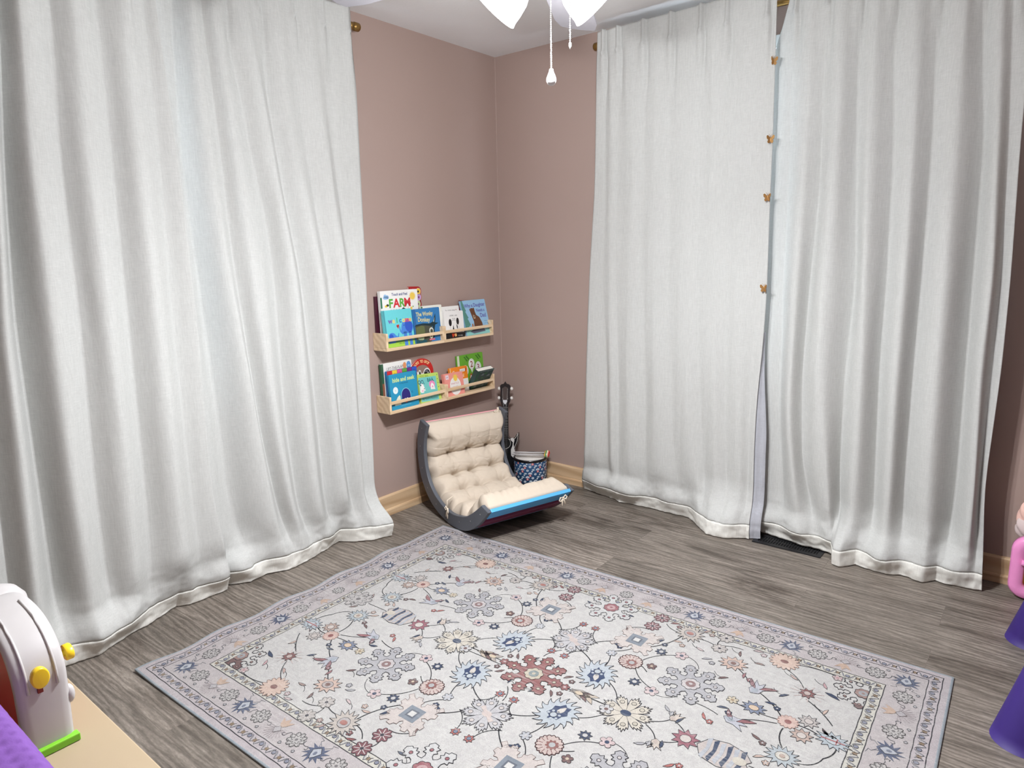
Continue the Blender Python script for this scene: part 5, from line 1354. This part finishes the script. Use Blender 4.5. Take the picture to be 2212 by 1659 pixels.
# centre
vine((CU-.115, CV+.02), (CU-.30, CV+.02), .0); vine((CU-.35, CV), (CU-.12, CV), 0, .003); vine((CU+.12, CV), (CU+.35, CV), 0, .003)
for s in (-1, 1):
    for k_, (du, r_) in enumerate(((.125, .014), (.165, .024))):
        pass
for sx in (-1, 1):
    blossom(CU+sx*.118, CV, .017, RED, rgb(196, 160, 160), 6, 0, 3)
    for k in range(3): leaf(CU+sx*(.165+.02*k), CV+.006, .030, (rgb(150, 130, 110), BRN, rgb(190, 160, 120))[k], (0 if sx > 0 else PI)+.5, 2); leaf(CU+sx*(.165+.02*k), CV-.006, .030, (rgb(150, 130, 110), BRN, rgb(190, 160, 120))[k], (0 if sx > 0 else PI)-.5, 2)
    A.poly(ell(CU+sx*.17, CV, .014, .008, 10), rgb(210, 176, 120), 6)
petal8(CU, CV, .106, RED, 0, rgb(106, 124, 124), rgb(186, 168, 122), rgb(60, 30, 34), L=5)
for sx in (-1, 1):
    X = CU+sx*.330
    daisy(X, CV, .078, CRM, rgb(186, 172, 140), .2, 9, 4, heart=NAV)
    blossom(X-sx*.055, CV+.018, .022, LGR, BRN, 5, 0, 8)
    # fuchsia flower and tulips beyond
    vine((X+sx*.07, CV-.01), (X+sx*.12, CV-.055), .2); vine((X+sx*.07, CV+.01), (X+sx*.12, CV+.055), -.2); vine((X+sx*.12, CV-.055), (X+sx*.19, CV), -.2); vine((X+sx*.12, CV+.055), (X+sx*.19, CV), .2)
    spiky(X+sx*.185, CV, .040, FUC, rgb(206, 188, 176), 9, 0, 3)
    for sy in (-1, 1): tulip(X+sx*.125, CV+sy*.066, .026, rgb(208, 184, 160), rgb(190, 160, 140), math.atan2(sy, sx*.3), 3)
    # striped palmette
    XX = CU+sx*.620
    P = T2(XX, CV, .072, 0 if sx > 0 else PI, [(-1, 0), (-.7, -.55), (.0, -.72), (.7, -.55), (1.0, -.2), (.85, 0), (1.0, .2), (.7, .55), (0, .72), (-.7, .55)]); A.poly(P, rgb(190, 170, 160), 3); closed(P, .0016, C_OUT, 4)
    for k in range(6):
        x = -.75+.26*k; P = T2(XX, CV, .072, 0 if sx > 0 else PI, [(x, -.5), (x+.16, -.66), (x+.22, -.1), (x+.22, .1), (x+.16, .66), (x, .5), (x+.10, 0)]); A.poly(P, NAV if k % 2 else rgb(160, 170, 186), 5)
    A.poly(T2(XX, CV, .072, 0 if sx > 0 else PI, ell(.62, 0, .26, .22, 10)), CRM, 6)
    greyflower(CU+sx*.85, CV, .060, 0, 3); vine((XX+sx*.07, CV), (CU+sx*.79, CV), .0)
    vine((CU+sx*.22, CV), (X-sx*.06, CV), 0, .0028)
for sx in (-1, 1):
    for sy in (-1, 1):
        def Q(du, dv): return (CU+sx*du, CV+sy*dv)
        def an(dx, dy): return math.atan2(sy*dy, sx*dx)
        # vines first
        vine(Q(.145, .135), Q(.045, .205), -.15*sx*sy, .003); vine(Q(.045, .235), Q(.145, .335), .15*sx*sy, .003); vine(Q(.20, .11), Q(.28, .04), .2*sx*sy)
        vine(Q(.08, .27), Q(.03, .345), .3*sx*sy); vine(Q(.06, .20), Q(.03, .15), -.3*sx*sy); vine(Q(.215, .335), Q(.30, .50), -.2*sx*sy, .003); vine(Q(.30, .50), Q(.22, .525), .3*sx*sy)
        vine(Q(.20, .34), Q(.15, .265), .2*sx*sy); vine(Q(.15, .235), Q(.165, .175), .1*sx*sy)
        vine(Q(.185, .48), Q(.19, .55), .5*sx*sy); vine(Q(.185, .455), Q(.12, .42), -.3*sx*sy); vine(Q(.24, .25), Q(.29, .22), .1*sx*sy); vine(Q(.25, .27), Q(.33, .36), .2*sx*sy); vine(Q(.25, .22), Q(.34, .15), -.2*sx*sy); vine(Q(.36, .375), Q(.42, .33), .3*sx*sy, .0016); vine(Q(.36, .13), Q(.42, .16), -.3*sx*sy, .0016)
        vine(Q(.36, .50), Q(.43, .48), .2*sx*sy); vine(Q(.43, .48), Q(.43, .555), .4*sx*sy); vine(Q(.43, .50), Q(.50, .52), .2*sx*sy); vine(Q(.50, .42), Q(.58, .35), .1*sx*sy, .0026); vine(Q(.62, .32), Q(.70, .25), .1*sx*sy, .003)
        vine(Q(.63, .50), Q(.72, .42), .2*sx*sy); vine(Q(.66, .53), Q(.78, .545), .15*sx*sy); vine(Q(.74, .37), Q(.83, .29), .1*sx*sy, .003); vine(Q(.74, .235), Q(.84, .20), .3*sx*sy, .003); vine(Q(.72, .20), Q(.74, .12), -.2*sx*sy, .003); vine(Q(.70, .23), Q(.56, .235), .1*sx*sy); vine(Q(.60, .16), Q(.70, .21), .1*sx*sy)
        vine(Q(.77, .08), Q(.84, .14), -.4*sx*sy); vine(Q(.84, .14), Q(.86, .20), -.2*sx*sy, .003); vine(Q(.45, .16), Q(.55, .15), .15*sx*sy)
        # big motifs
        flame(*Q(.166, .116), .069, an(.35, -1) if True else 0, rgb(166, 184, 198), rgb(48, 66, 104), rgb(206, 194, 180), 4)
        ornament(*Q(.180, .368), .074, rgb(204, 186, 176), rgb(112, 124, 138), rgb(76, 86, 104), 0, 4)
        petal8(*Q(.430, .240), .100, rgb(152, 152, 162), PI/8, rgb(132, 92, 92), rgb(190, 178, 178), L=4)
        marigold(*Q(.222, .240), .040, an(.6, -.4), 4)
        marigold_c = None
        spiky(*Q(.315, .512), .058, rgb(186, 168, 150), rgb(160, 150, 150), 15, 0, 4, sq=.85, ang=an(1, -1)); A.poly(ell(*Q(.315, .512), .013, .010, 10), rgb(166, 92, 78), 9)
        chrys(*Q(.185, .482), .030, rgb(118, 46, 60), 0, 3); chrys(*Q(.190, .552), .030, rgb(118, 46, 60), 0, 3)
        chrys(*Q(.430, .555), .028, rgb(172, 160, 148), 0, 3); chrys(*Q(.432, .482), .027, rgb(172, 160, 148), 0, 3)
        blossom(*Q(.345, .368), .023, PKC, NAV, 5, .3, 3); blossom(*Q(.345, .138), .023, PKC, NAV, 5, .3, 3)
        for q in ((.280, .350), (.282, .150)): spiky(*Q(*q), .021, NAV, LGR, 8, 0, 3)
        for q, t in (((.025, .350), (.2, 1)), ((.026, .142), (.2, -1))): spiky(*Q(*q), .017, rgb(176, 72, 62), rgb(96, 112, 140), 7, 0, 3)
        blossom(*Q(.147, .248), .018, rgb(168, 174, 186), LGR, 6, 0, 4); blossom(*Q(.290, .256), .017, BRN, rgb(200, 170, 120), 5, 0, 4)
        spiky(*Q(.500, .424), .048, ORG, rgb(170, 150, 146), 11, 0, 3, sq=.85, ang=an(1, .3)); A.poly(ell(*Q(.5, .424), .009, n=8), rgb(120, 76, 66), 8)
        daisyP = radial(*Q(.632, .530), .048, 16, lambda t: .74+.26*math.sin(PI*t), 0, 5); A.poly(daisyP, rgb(218, 168, 134), 3); closed(daisyP, .0013, rgb(140, 92, 78), 4); A.poly(ell(*Q(.632, .530), .013, .010, 10), rgb(126, 66, 58), 5)
        # corner half star
        X_, Y_ = Q(.872, .495); n0 = len(A.items); petal8(X_, Y_, .082, BRN, 0, rgb(130, 140, 150), rgb(150, 110, 100), L=3)
        lim = (CU-.200+0, CV-.200)
        keep = []
        for it in A.items[n0:]:
            pts = [(CU+max(-(RL/2-.201), min(RL/2-.201, x-CU)), CV+max(-(RWd/2-.201), min(RWd/2-.201, y-CV))) for x, y in it[0]]
            xs = [p[0] for p in pts]; ys = [p[1] for p in pts]
            if max(xs)-min(xs) > .0012 and max(ys)-min(ys) > .0012: keep.append((pts, it[1], it[2]))
        A.items[n0:] = keep
        blossom(*Q(.792, .535), .016, PKC, rgb(190, 90, 100), 5, 0, 3); leaf(*Q(.80, .43), .024, NAV, an(1, -.3), 3)
        # soft red-hearted flower
        for k in range(14):
            a = 2*PI*k/14; x, y = Q(.735, .400); A.many(line([(x+.018*math.cos(a), y+.018*math.sin(a)), (x+.048*math.cos(a), y+.042*math.sin(a))], .0030), rgb(206, 172, 164) if k % 2 else rgb(200, 184, 180), 2)
        spiky(*Q(.735, .400), .025, rgb(128, 56, 54), rgb(190, 150, 136), 8, 0, 4, sq=1.1)
        P = radial(*Q(.724, .235), .030, 14, lambda t: .8+.2*math.sin(PI*t), 0, 4); A.poly(P, rgb(216, 160, 136), 3); closed(P, .001, rgb(170, 110, 96), 4); A.poly(ell(*Q(.724, .235), .010, n=8), rgb(140, 62, 58), 5)
        spiky(*Q(.625, .240), .038, rgb(108, 120, 146), rgb(222, 178, 120), 10, 0, 3, sq=.8); blossom(*Q(.562, .240), .018, rgb(202, 180, 130), rgb(150, 120, 80), 6, 0, 3)
        for (q, t) in (((.605, .335), (.4, 1)), ((.598, .150), (1, -.1))):
            tulip(*Q(*q), .040, rgb(172, 176, 194), rgb(136, 156, 176), an(*t), 3); leaf(*Q(q[0]+.03, q[1]+.015), .028, rgb(146, 78, 84), an(1, .6), 4); leaf(*Q(q[0]-.02, q[1]+.02), .026, rgb(146, 98, 104), an(-.6, .9), 4)
        spiky(*Q(.772, .270), .030, rgb(176, 162, 154), rgb(196, 180, 170), 9, 0, 3); spiky(*Q(.770, .198), .032, rgb(180, 130, 100), rgb(210, 190, 176), 9, 0, 3)
        spiky(*Q(.750, .086), .047, rgb(150, 172, 184), rgb(204, 196, 176), 14, 0, 3, sq=.92); A.poly(ell(*Q(.75, .086), .008, n=8), rgb(170, 120, 80), 8)
        X_, Y_ = Q(.845, .225); spiky(X_, Y_, .050, rgb(152, 176, 190), rgb(170, 188, 198), 13, 0, 3, sq=.75, ang=an(-1, .2)); A.many(line([(X_-.03, Y_), (X_+.03, Y_)], .004), rgb(176, 60, 66), 7); A.many(line([(X_+.01, Y_-.012), (X_+.01, Y_+.012)], .003), rgb(176, 60, 66), 7)
        # little leaves and buds scattered on the vines
        for (du, dv, ang_, c_) in ((.245, .545, .5, RED), (.12, .415, 2, BRN), (.36, .56, 1.1, rgb(176, 120, 100)), (.545, .54, .3, PKC), (.50, .49, 1.9, BRN), (.57, .47, .2, rgb(150, 120, 110)), (.68, .46, 2.6, rgb(200, 140, 120)),
                                   (.50, .33, .8, BRN), (.52, .12, 2.2, rgb(176, 76, 66)), (.55, .19, .4, NAV), (.47, .06, 1.3, NAV), (.67, .12, 2.8, BRN), (.70, .05, .7, rgb(200, 150, 120)), (.66, .29, .2, NAV), (.80, .34, 1.4, ORG), (.82, .25, 2.4, BRN), (.82, .05, .9, rgb(176, 110, 90)),
                                   (.085, .50, .2, NAV), (.10, .05, .9, BRN), (.045, .07, 2.0, NAV), (.25, .41, 1.2, NAV), (.42, .40, .6, GRY), (.42, .09, 2.5, GRY), (.38, .44, 2.9, PKC), (.55, .38, 1.7, rgb(150, 90, 96)), (.68, .35, .9, NAV), (.77, .47, 2.1, rgb(200, 120, 130)), (.30, .44, .3, ORG), (.13, .31, 2.3, NAV)):
            x, y = Q(du, dv); leaf(x, y, .017, c_, ang_*sx*sy + (0 if sx > 0 else PI), 3)
            if (du*100) % 3 < 1.5: blossom(x+.022*sx, y-.014*sy, .0105, c_, LGR, 5, 0, 3)
            else: vine((x, y), (x-.035*sx, y+.02*sy), .3*sx*sy, .0014)
# white eight-lobed roses near the long sides; grey flowers above and below the centre
for sy in (-1, 1):
    petal8(CU, CV+sy*.512, .100, rgb(198, 198, 196), PI/8, rgb(196, 120, 124), rgb(150, 62, 76), L=4)
    daisy(CU, CV+sy*.240, .076, rgb(176, 174, 180), rgb(200, 184, 176), 0, 8, 4, heart=rgb(206, 178, 166))
    A.poly(T2(CU, CV+sy*.24, .07, .6, [(-.55, -.12), (0, -.06), (.55, -.14), (.55, .10), (0, .06), (-.55, .12)]), rgb(204, 176, 164), 8)
    vine((CU, CV+sy*.165), (CU-.03, CV+sy*.10), .2)
# outlines of the bands
def frame_line(d, w, col, wob=0.0):
    def seg(p, q):
        n = max(2, int(math.hypot(q[0]-p[0], q[1]-p[1])/0.02)); 
        pts = [(p[0]+(q[0]-p[0])*k/n, p[1]+(q[1]-p[1])*k/n) for k in range(n+1)]
        if wob: pts = [(x+wob*math.sin(k*1.9+d*90)*(abs(q[1]-p[1]) > .5), y+wob*math.sin(k*1.7)*(abs(q[0]-p[0]) > 1.6)) for k, (x, y) in enumerate(pts)]
        A.many(line(pts, w), col, 1)
    a, b, c, e = (d, d), (RL-d, d), (RL-d, RWd-d), (d, RWd-d)
    for p, q in ((a, b), (b, c), (c, e), (e, a)): seg(p, q)
frame_line(.026, .0026, LINE, .0008); frame_line(.062, .0022, LINE, .0008); frame_line(.166, .0026, LINE, .0006); frame_line(.200, .0026, LINE, .0006)
# main border motifs and the two scroll bands
def side(Lside, place, half):
    """place(t, d, ang): t along the side, d in from the edge"""
    pass
def border(Lside, fn, seq):
    for (t, kind, flip) in seq: fn(t, kind, flip)
LONG = [(.117, 'b'), (.202, 'c'), (.292, 'o'), (.376, 'c'), (.460, 'b'), (.545, 'c'), (.634, 'o'), (.717, 'c'), (.805, 'b'), (.890, 'c'), (.985, 'o')]
SHORT = [(.202, 'c'), (.292, 'o'), (.385, 'c'), (.478, 'b'), (.568, 'c'), (.660, 'o')]
def put(kind, x, y, ang):
    if kind == 'b': bluebord(x, y, .040, ang)
    elif kind == 'c':
        greyflower(x, y, .030, .2)
        for s_ in (-1, 1): curl(x+.042*math.cos(ang+PI/2)*s_, y+.042*math.sin(ang+PI/2)*s_, .016, ang+s_); small(x+.034*math.cos(ang)+.03*s_*math.cos(ang+PI/2), y+.034*math.sin(ang)+.03*s_*math.sin(ang+PI/2), .010, ang+PI/2*s_)
    else: orangebord(x, y, .042, ang)
DB = .113
for m in (0, 1):
    for t, k in LONG:
        for yy, aa in ((DB, -PI/2), (RWd-DB, PI/2)):
            x = t if m == 0 else RL-t
            put(k, x, yy, aa if k != 'o' else -aa)
    for t, k in SHORT:
        for xx, aa in ((DB, PI), (RL-DB, 0)):
            y = t if m == 0 else RWd-t
            put(k, xx, y, aa if k != 'o' else aa+PI)
for yy in (DB, RWd-DB): greyflower(CU, yy, .028, 0)
for xx in (DB, RL-DB): greyflower(xx, CV, .026, 0)
def scroll(L0, L1, fn, gold):
    n = int((L1-L0)/0.0575); st_ = (L1-L0)/n
    for k in range(n):
        t = L0+(k+.5)*st_
        for s_ in (-1, 1):
            A.many(line([fn(t+s_*st_*q, w) for q, w in ((.05, .012), (.15, .008), (.24, -.004), (.32, -.012), (.40, -.008), (.42, .004), (.34, .008))], .0021), rgb(84, 84, 98), 2)
            A.poly([fn(t+s_*st_*q, w) for q, w in ((.12, .010), (.26, .006), (.32, -.009), (.20, -.004))], rgb(140, 142, 154), 1)
        x, y = fn(t, .002); P = ell(x, y, .0070, n=7); A.poly(P, rgb(120, 124, 146), 2); closed(P, .0010, C_OUT, 3)
        x, y = fn(t+st_/2, -.001); A.poly(radial(x, y, .0078, 5, lambda q: .6+.4*math.sin(PI*q), 0, 3), gold, 2)
for d in (.044, .183):
    gold = rgb(132, 104, 68)
    scroll(d, RL-d, lambda t, w: (t, d+w), gold); scroll(d, RL-d, lambda t, w: (t, RWd-d-w), gold)
    scroll(d, RWd-d, lambda t, w: (d+w, t), gold); scroll(d, RWd-d, lambda t, w: (RL-d-w, t), gold)
# v grows away from the right wall, so flip the winding when laying the shapes down
class _Flip: pass
for pts, col, L in A.items:
    if len(pts) < 3: continue
    lum = .3*col[0]+.6*col[1]+.1*col[2]; w_ = .40 if lum > .22 else .03 if lum < .07 else .12; g_ = .80 if lum > .22 else .9
    col = tuple((lum+(c-lum)*.74)*g_*.84*(1-w_)+f*w_ for c, f in zip(col[:3], FL))+(1,)
    ar = sum(pts[i][0]*pts[(i+1) % len(pts)][1]-pts[(i+1) % len(pts)][0]*pts[i][1] for i in range(len(pts)))
    if ar > 0: pts = pts[::-1]
    vs = [rp(x, y, .00022*L+.00025) for x, y in pts]
    if len(pts) > 4:
        for t in tessellate_polygon([[Vector((x, y, 0)) for x, y in pts]]):
            a, b, c = [pts[i] for i in t]; cr = (b[0]-a[0])*(c[1]-a[1])-(b[1]-a[1])*(c[0]-a[0])
            n0 = len(mb.v)
            mb.add([vs[i] for i in (t if cr < 0 else t[::-1])], [(0, 1, 2)], col)
    else: mb.add(vs, [tuple(range(len(pts)))], col)
rug = mb.build('rug', M_rug, label='pale lilac-grey rug with a multicoloured oriental flower print on the plank floor', cat='rug')
rug.location = (RO.x, RO.y, 0)
# ------------------------------------------------------------------ kids' table with toys (lower left)
tab = empty('play_table', (1.35, -3.13, 0), label='cream-topped play table at the lower left, under the white toy', cat='table')
mb = MB(); mb.box((-.47, -.335, .478), (.47, .325, .500), bev=0.003); mb.build('tabletop', M_tabletop, tab)
for sx in (-1, 1):
    for sy in (-1, 1):
        mb = MB(); mb.lathe([(0.017, 0.0), (0.020, 0.01), (0.024, 0.4765)], 16, T=Matrix.Translation((sx*.41, -.005+sy*.27, 0))); mb.build('leg', M_tabletop, tab)
mb = MB(); mb.box((-.41, -.275, .440), (.41, -.259, .4775)); mb.box((-.41, .249, .440), (.41, .265, .4775)); mb.build('apron', M_tabletop, tab)

toy = empty('toy_oven', (1.215, -2.915, 0.5), label='white arched plastic toy with yellow knobs, red side and green foot strip', cat='toy')
def archp(r0, zc, foot, z0, n=22, top=.224):
    # profile in x-z, from right foot over the top to left foot
    pts = [(foot, z0), (foot+.003, .12)]
    for k in range(n+1):
        a = math.radians(8+164*k/n); pts.append((math.copysign(abs(math.cos(a))**0.85, math.cos(a))*r0, zc+abs(math.sin(a))**0.9*(top-zc)))
    pts += [(-foot-.003, .12), (-foot, z0)]
    return pts
outp = archp(.152, .125, .148, .014); inp = archp(.128, .115, .126, .014, top=.216)
y0, y1 = -.026, .052
mb = MB()
def ring(p, y): return [(x, y*(0.93+0.07*(z/.24)), z) for x, z in p]
rows = [ring(outp, y0+.006), ring([(x*1.01, z*1.008) for x, z in outp], y0+.016), ring([(x*1.01, z*1.008) for x, z in outp], y1-.016), ring(outp, y1-.006), ring([(x*.975, z*.985) for x, z in outp], y1), ring(inp, y1), ring(inp, y0), ring([(x*.975, z*.985) for x, z in outp], y0)]
mb.grid(rows, closeu=True); sh_ = mb.build('shell', M_white, toy)
bm = bmesh.new(); bm.from_mesh(sh_.data); bmesh.ops.recalc_face_normals(bm, faces=bm.faces); bm.to_mesh(sh_.data); bm.free()
for yy in (-.010, .034):
    mb = MB(); mb.tube([(x*1.012, yy, z*1.01) for x, z in outp[1:14]], 0.0024, 8); mb.build('rib', M_white, toy)
mb = MB(); mb.prism([(x, z) for x, z in inp], 0.006, 0.020, T=TY); mb.build('red_panel', M_red, toy)
mb = MB(); mb.box((.143, -.046, 0.0005), (.159, .054, .0145), bev=0.002); mb.build('foot_strip', M_green, toy)
mb = MB(); mb.box((-.159, -.046, 0.0005), (-.143, .054, .0145), bev=0.002); mb.build('foot_strip', M_green, toy)
mb = MB(); mb.box((.1520, .003, .118), (.1565, .011, .146)); mb.build('knob_slot', plain('dark red slot', rgb(110, 20, 20), 0.6), toy)
for (x, y, z, d) in ((.158, .006, .152, 'x'), (.118, .055, .152, 'y')):
    mb = MB()
    T = Matrix.Translation((x, y, z)) @ (Matrix.Rotation(PI/2, 4, 'Y') if d == 'x' else Matrix.Rotation(-PI/2, 4, 'X'))
    mb.lathe([(.006, -.004), (.006, .003), (.0120, .0032), (.0135, .0045), (.0137, .0140), (.0125, .0156), (.0115, .0158), (.0001, .0160)], 20, T=T @ Matrix.Diagonal((1.35, 1, 1, 1)))
    mb.build('knob', M_yellow, toy)
mb = MB(); mb.ball((.138, .052, .085), .011, sq=(1, .8, 1.6)); mb.build('hinge', M_white, toy)
# white dome at the left edge behind the arch
dome = empty('toy_dome', (0.985, -2.868, 0.5), label='white rounded toy lid just inside the left edge, behind the arched toy', cat='toy')
mb = MB(); mb.lathe([(.055, 0.0005), (.057, .03), (.058, .115), (.054, .145), (.040, .165), (.020, .175), (.0001, .177)], 28); mb.build('lid', M_white, dome)
mb = MB(); mb.lathe([(.0585, .10), (.061, .103), (.061, .110), (.0585, .113)], 28); mb.build('collar', M_white, dome)

# purple scale-textured cushion in the lower left corner
pur = empty('plush_cushion', (1.62, -3.11, 0.5), label='purple cushion with a raised scale texture in the lower left corner', cat='cushion')
mb = MB(); rows = []
NUp, NVp = 110, 84
X0, X1, Y0, Y1, HZ = -.242, .245, -.180, .150, .166
def scale_h(x, y):
    sx, sy = .026, .017
    best = 0
    r = y/sy
    for k in (math.floor(r)-1, math.floor(r), math.floor(r)+1):
        ox = 0.5*(k % 2)
        c = math.floor(x/sx-ox+0.5)+ox
        dx = (x-c*sx)/(sx*.56); dy = (y-k*sy)/(sy*1.15)
        d = dx*dx+dy*dy
        if d < 1: best = max(best, math.sqrt(1-d)*(0.55+0.45*max(0, -dy)))
    return best
for j in range(NVp+1):
    row = []
    v = j/NVp
    for i in range(NUp+1):
        u = i/NUp
        x = X0+(X1-X0)*u; y = Y0+(Y1-Y0)*v
        e = min(1, min(u, 1-u)/.07, 1); f = min(1, min(v, 1-v)/.10)
        eh = math.sqrt(max(0, 1-(1-e)**2))*math.sqrt(max(0, 1-(1-f)**2))
        z = .075 + (HZ-.075)*eh + .0100*scale_h(x, y) + .006*noise.noise(Vector((x*8, y*8, 0)))
        row.append((x*(1+.0*eh), y, z))
    rows.append(row)
mb.grid(rows)
low = [[(p[0]*0.97, p[1]*0.97, .075-(.074)*math.sqrt(max(0, 1-(1-min(1, min(i/NUp, 1-i/NUp)/.10, min(j/NVp, 1-j/NVp)/.15))**2))) for i, p in enumerate(r)] for j, r in enumerate(rows)]
b0 = len(mb.v)
for r in low:
    for p in r: mb.v.append(Vector(p))
n1 = NUp+1
for j in range(NVp):
    for i in range(NUp):
        mb.f.append([b0+j*n1+i, b0+j*n1+i+1, b0+(j+1)*n1+i+1, b0+(j+1)*n1+i]); mb.c.append((1, 1, 1, 1)); mb.sm.append(True)
ring_ = [i for i in range(n1)] + [j*n1+NUp for j in range(1, NVp+1)] + [NVp*n1+i for i in range(NUp-1, -1, -1)] + [j*n1 for j in range(NVp-1, 0, -1)]
for a_, b_ in zip(ring_, ring_[1:]+ring_[:1]):
    mb.f.append([a_, b0+a_, b0+b_, b_]); mb.c.append((1, 1, 1, 1)); mb.sm.append(True)
po = mb.build('cover', M_purple, pur)
bm = bmesh.new(); bm.from_mesh(po.data); bmesh.ops.recalc_face_normals(bm, faces=bm.faces); bm.to_mesh(po.data); bm.free()

# ------------------------------------------------------------------ purple children's bench / stool at the right edge
st = empty('childs_table', (2.98, -.765, 0), label="deep purple plastic children's table with flared legs at the right edge", cat='table')
for sx in (-1, 1):
    for sy in (-1, 1):
        bx_, by_ = sx*.275, sy*.305
        tx_, ty_ = sx*.205, sy*.265
        n = 12; vs = []
        mb = MB(); ringz = []
        for k in range(n+1):
            t = k/n; r = .078*(1-t)**1.15+.034*(1-(1-t)**1.15)
            ringz.append([(bx_+(tx_-bx_)*t+r*math.cos(2*PI*q/28), by_+(ty_-by_)*t+r*math.sin(2*PI*q/28), .43*t) for q in range(28)])
        mb.grid(ringz, closev=True)
        mb.f.append(list(range(27, -1, -1))); mb.c.append((1, 1, 1, 1)); mb.sm.append(False)
        mb.build('leg', M_dpurple, st)
mb = MB(); mb.box((-.205, -.36, .4305), (.29, .36, .455), bev=0.006); mb.build('tabletop', M_dpurple, st)

# ------------------------------------------------------------------ pink framed toy and peach tulle at the right edge
pk = empty('toy_board', (2.82, -.082, 0.0), label='pink plastic toy frame with a mustard yellow panel at the right edge', cat='toy')
def rrect(x0, z0, x1, z1, r, n=8):
    return ell(x1-r, z1-r, r, n=n, a0=0, a1=90) + ell(x0+r, z1-r, r, n=n, a0=90, a1=180) + ell(x0+r, z0+r, r, n=n, a0=180, a1=270) + ell(x1-r, z0+r, r, n=n, a0=270, a1=360)
oo = rrect(-.208, .004, .208, .250, .055); ii = rrect(-.162, .048, .162, .207, .022)
def R3(p, y): return [(x, y, z) for x, z in p]
def scl(p, d, c=(0, .127)): return [(c[0]+(x-c[0])*(1-d), c[1]+(z-c[1])*(1-d*1.5)) for x, z in p]
mb = MB(); mb.grid([R3(oo, -.020), R3(oo, -.045), R3(scl(oo, .035), -.058), R3(scl(ii, -.025), -.058), R3(ii, -.050), R3(ii, -.020)], closeu=True, closev=True)
fr = mb.build('frame', M_pink, pk)
bm = bmesh.new(); bm.from_mesh(fr.data); bmesh.ops.recalc_face_normals(bm, faces=bm.faces); bm.to_mesh(fr.data); bm.free()
mb = MB(); mb.prism(rrect(-.166, .044, .166, .211, .02), 0.022, 0.034, T=TY); mb.build('panel', M_yelpanel, pk)
mb = MB(); mb.tube([(-.172, -.061, .152), (-.13, -.064, .150), (.13, -.064, .150), (.172, -.061, .152)], 0.011, 14); mb.build('handle_bar', M_pink, pk)
fl_ = empty('tulle_skirt', (2.86, -.055, 0.255), label='ruffled peach and grey tulle costume bunched behind the pink toy frame', cat='costume')
for k, (x, z, rx, rz, m_) in enumerate(((-.16, .055, .085, .080, M_fluff), (-.185, .010, .062, .055, M_tulle), (-.06, .09, .11, .085, M_fluff), (.06, .06, .12, .09, M_tulle))):
    mb = MB(); rows = []
    for i in range(25):
        th_ = PI*i/24; row = []
        for j in range(48):
            a = 2*PI*j/48
            f = 1+.07*math.sin(5*a+3*math.cos(th_)*2+k)+.05*noise.noise(Vector((math.cos(a)*2, math.sin(a)*2, th_*2+k)))
            row.append((x+rx*f*math.sin(th_)*math.cos(a), .030*f*math.sin(th_)*math.sin(a)-.002*k, z+rz*f*math.cos(th_)))
        rows.append(row)
    mb.grid(rows, closev=True); mb.build('ruffle', m_, fl_)
mb = MB(); mb.box((-.14, -.022, -.2545), (.14, .026, .02), bev=0.01); mb.build('underskirt', M_tulle, fl_)
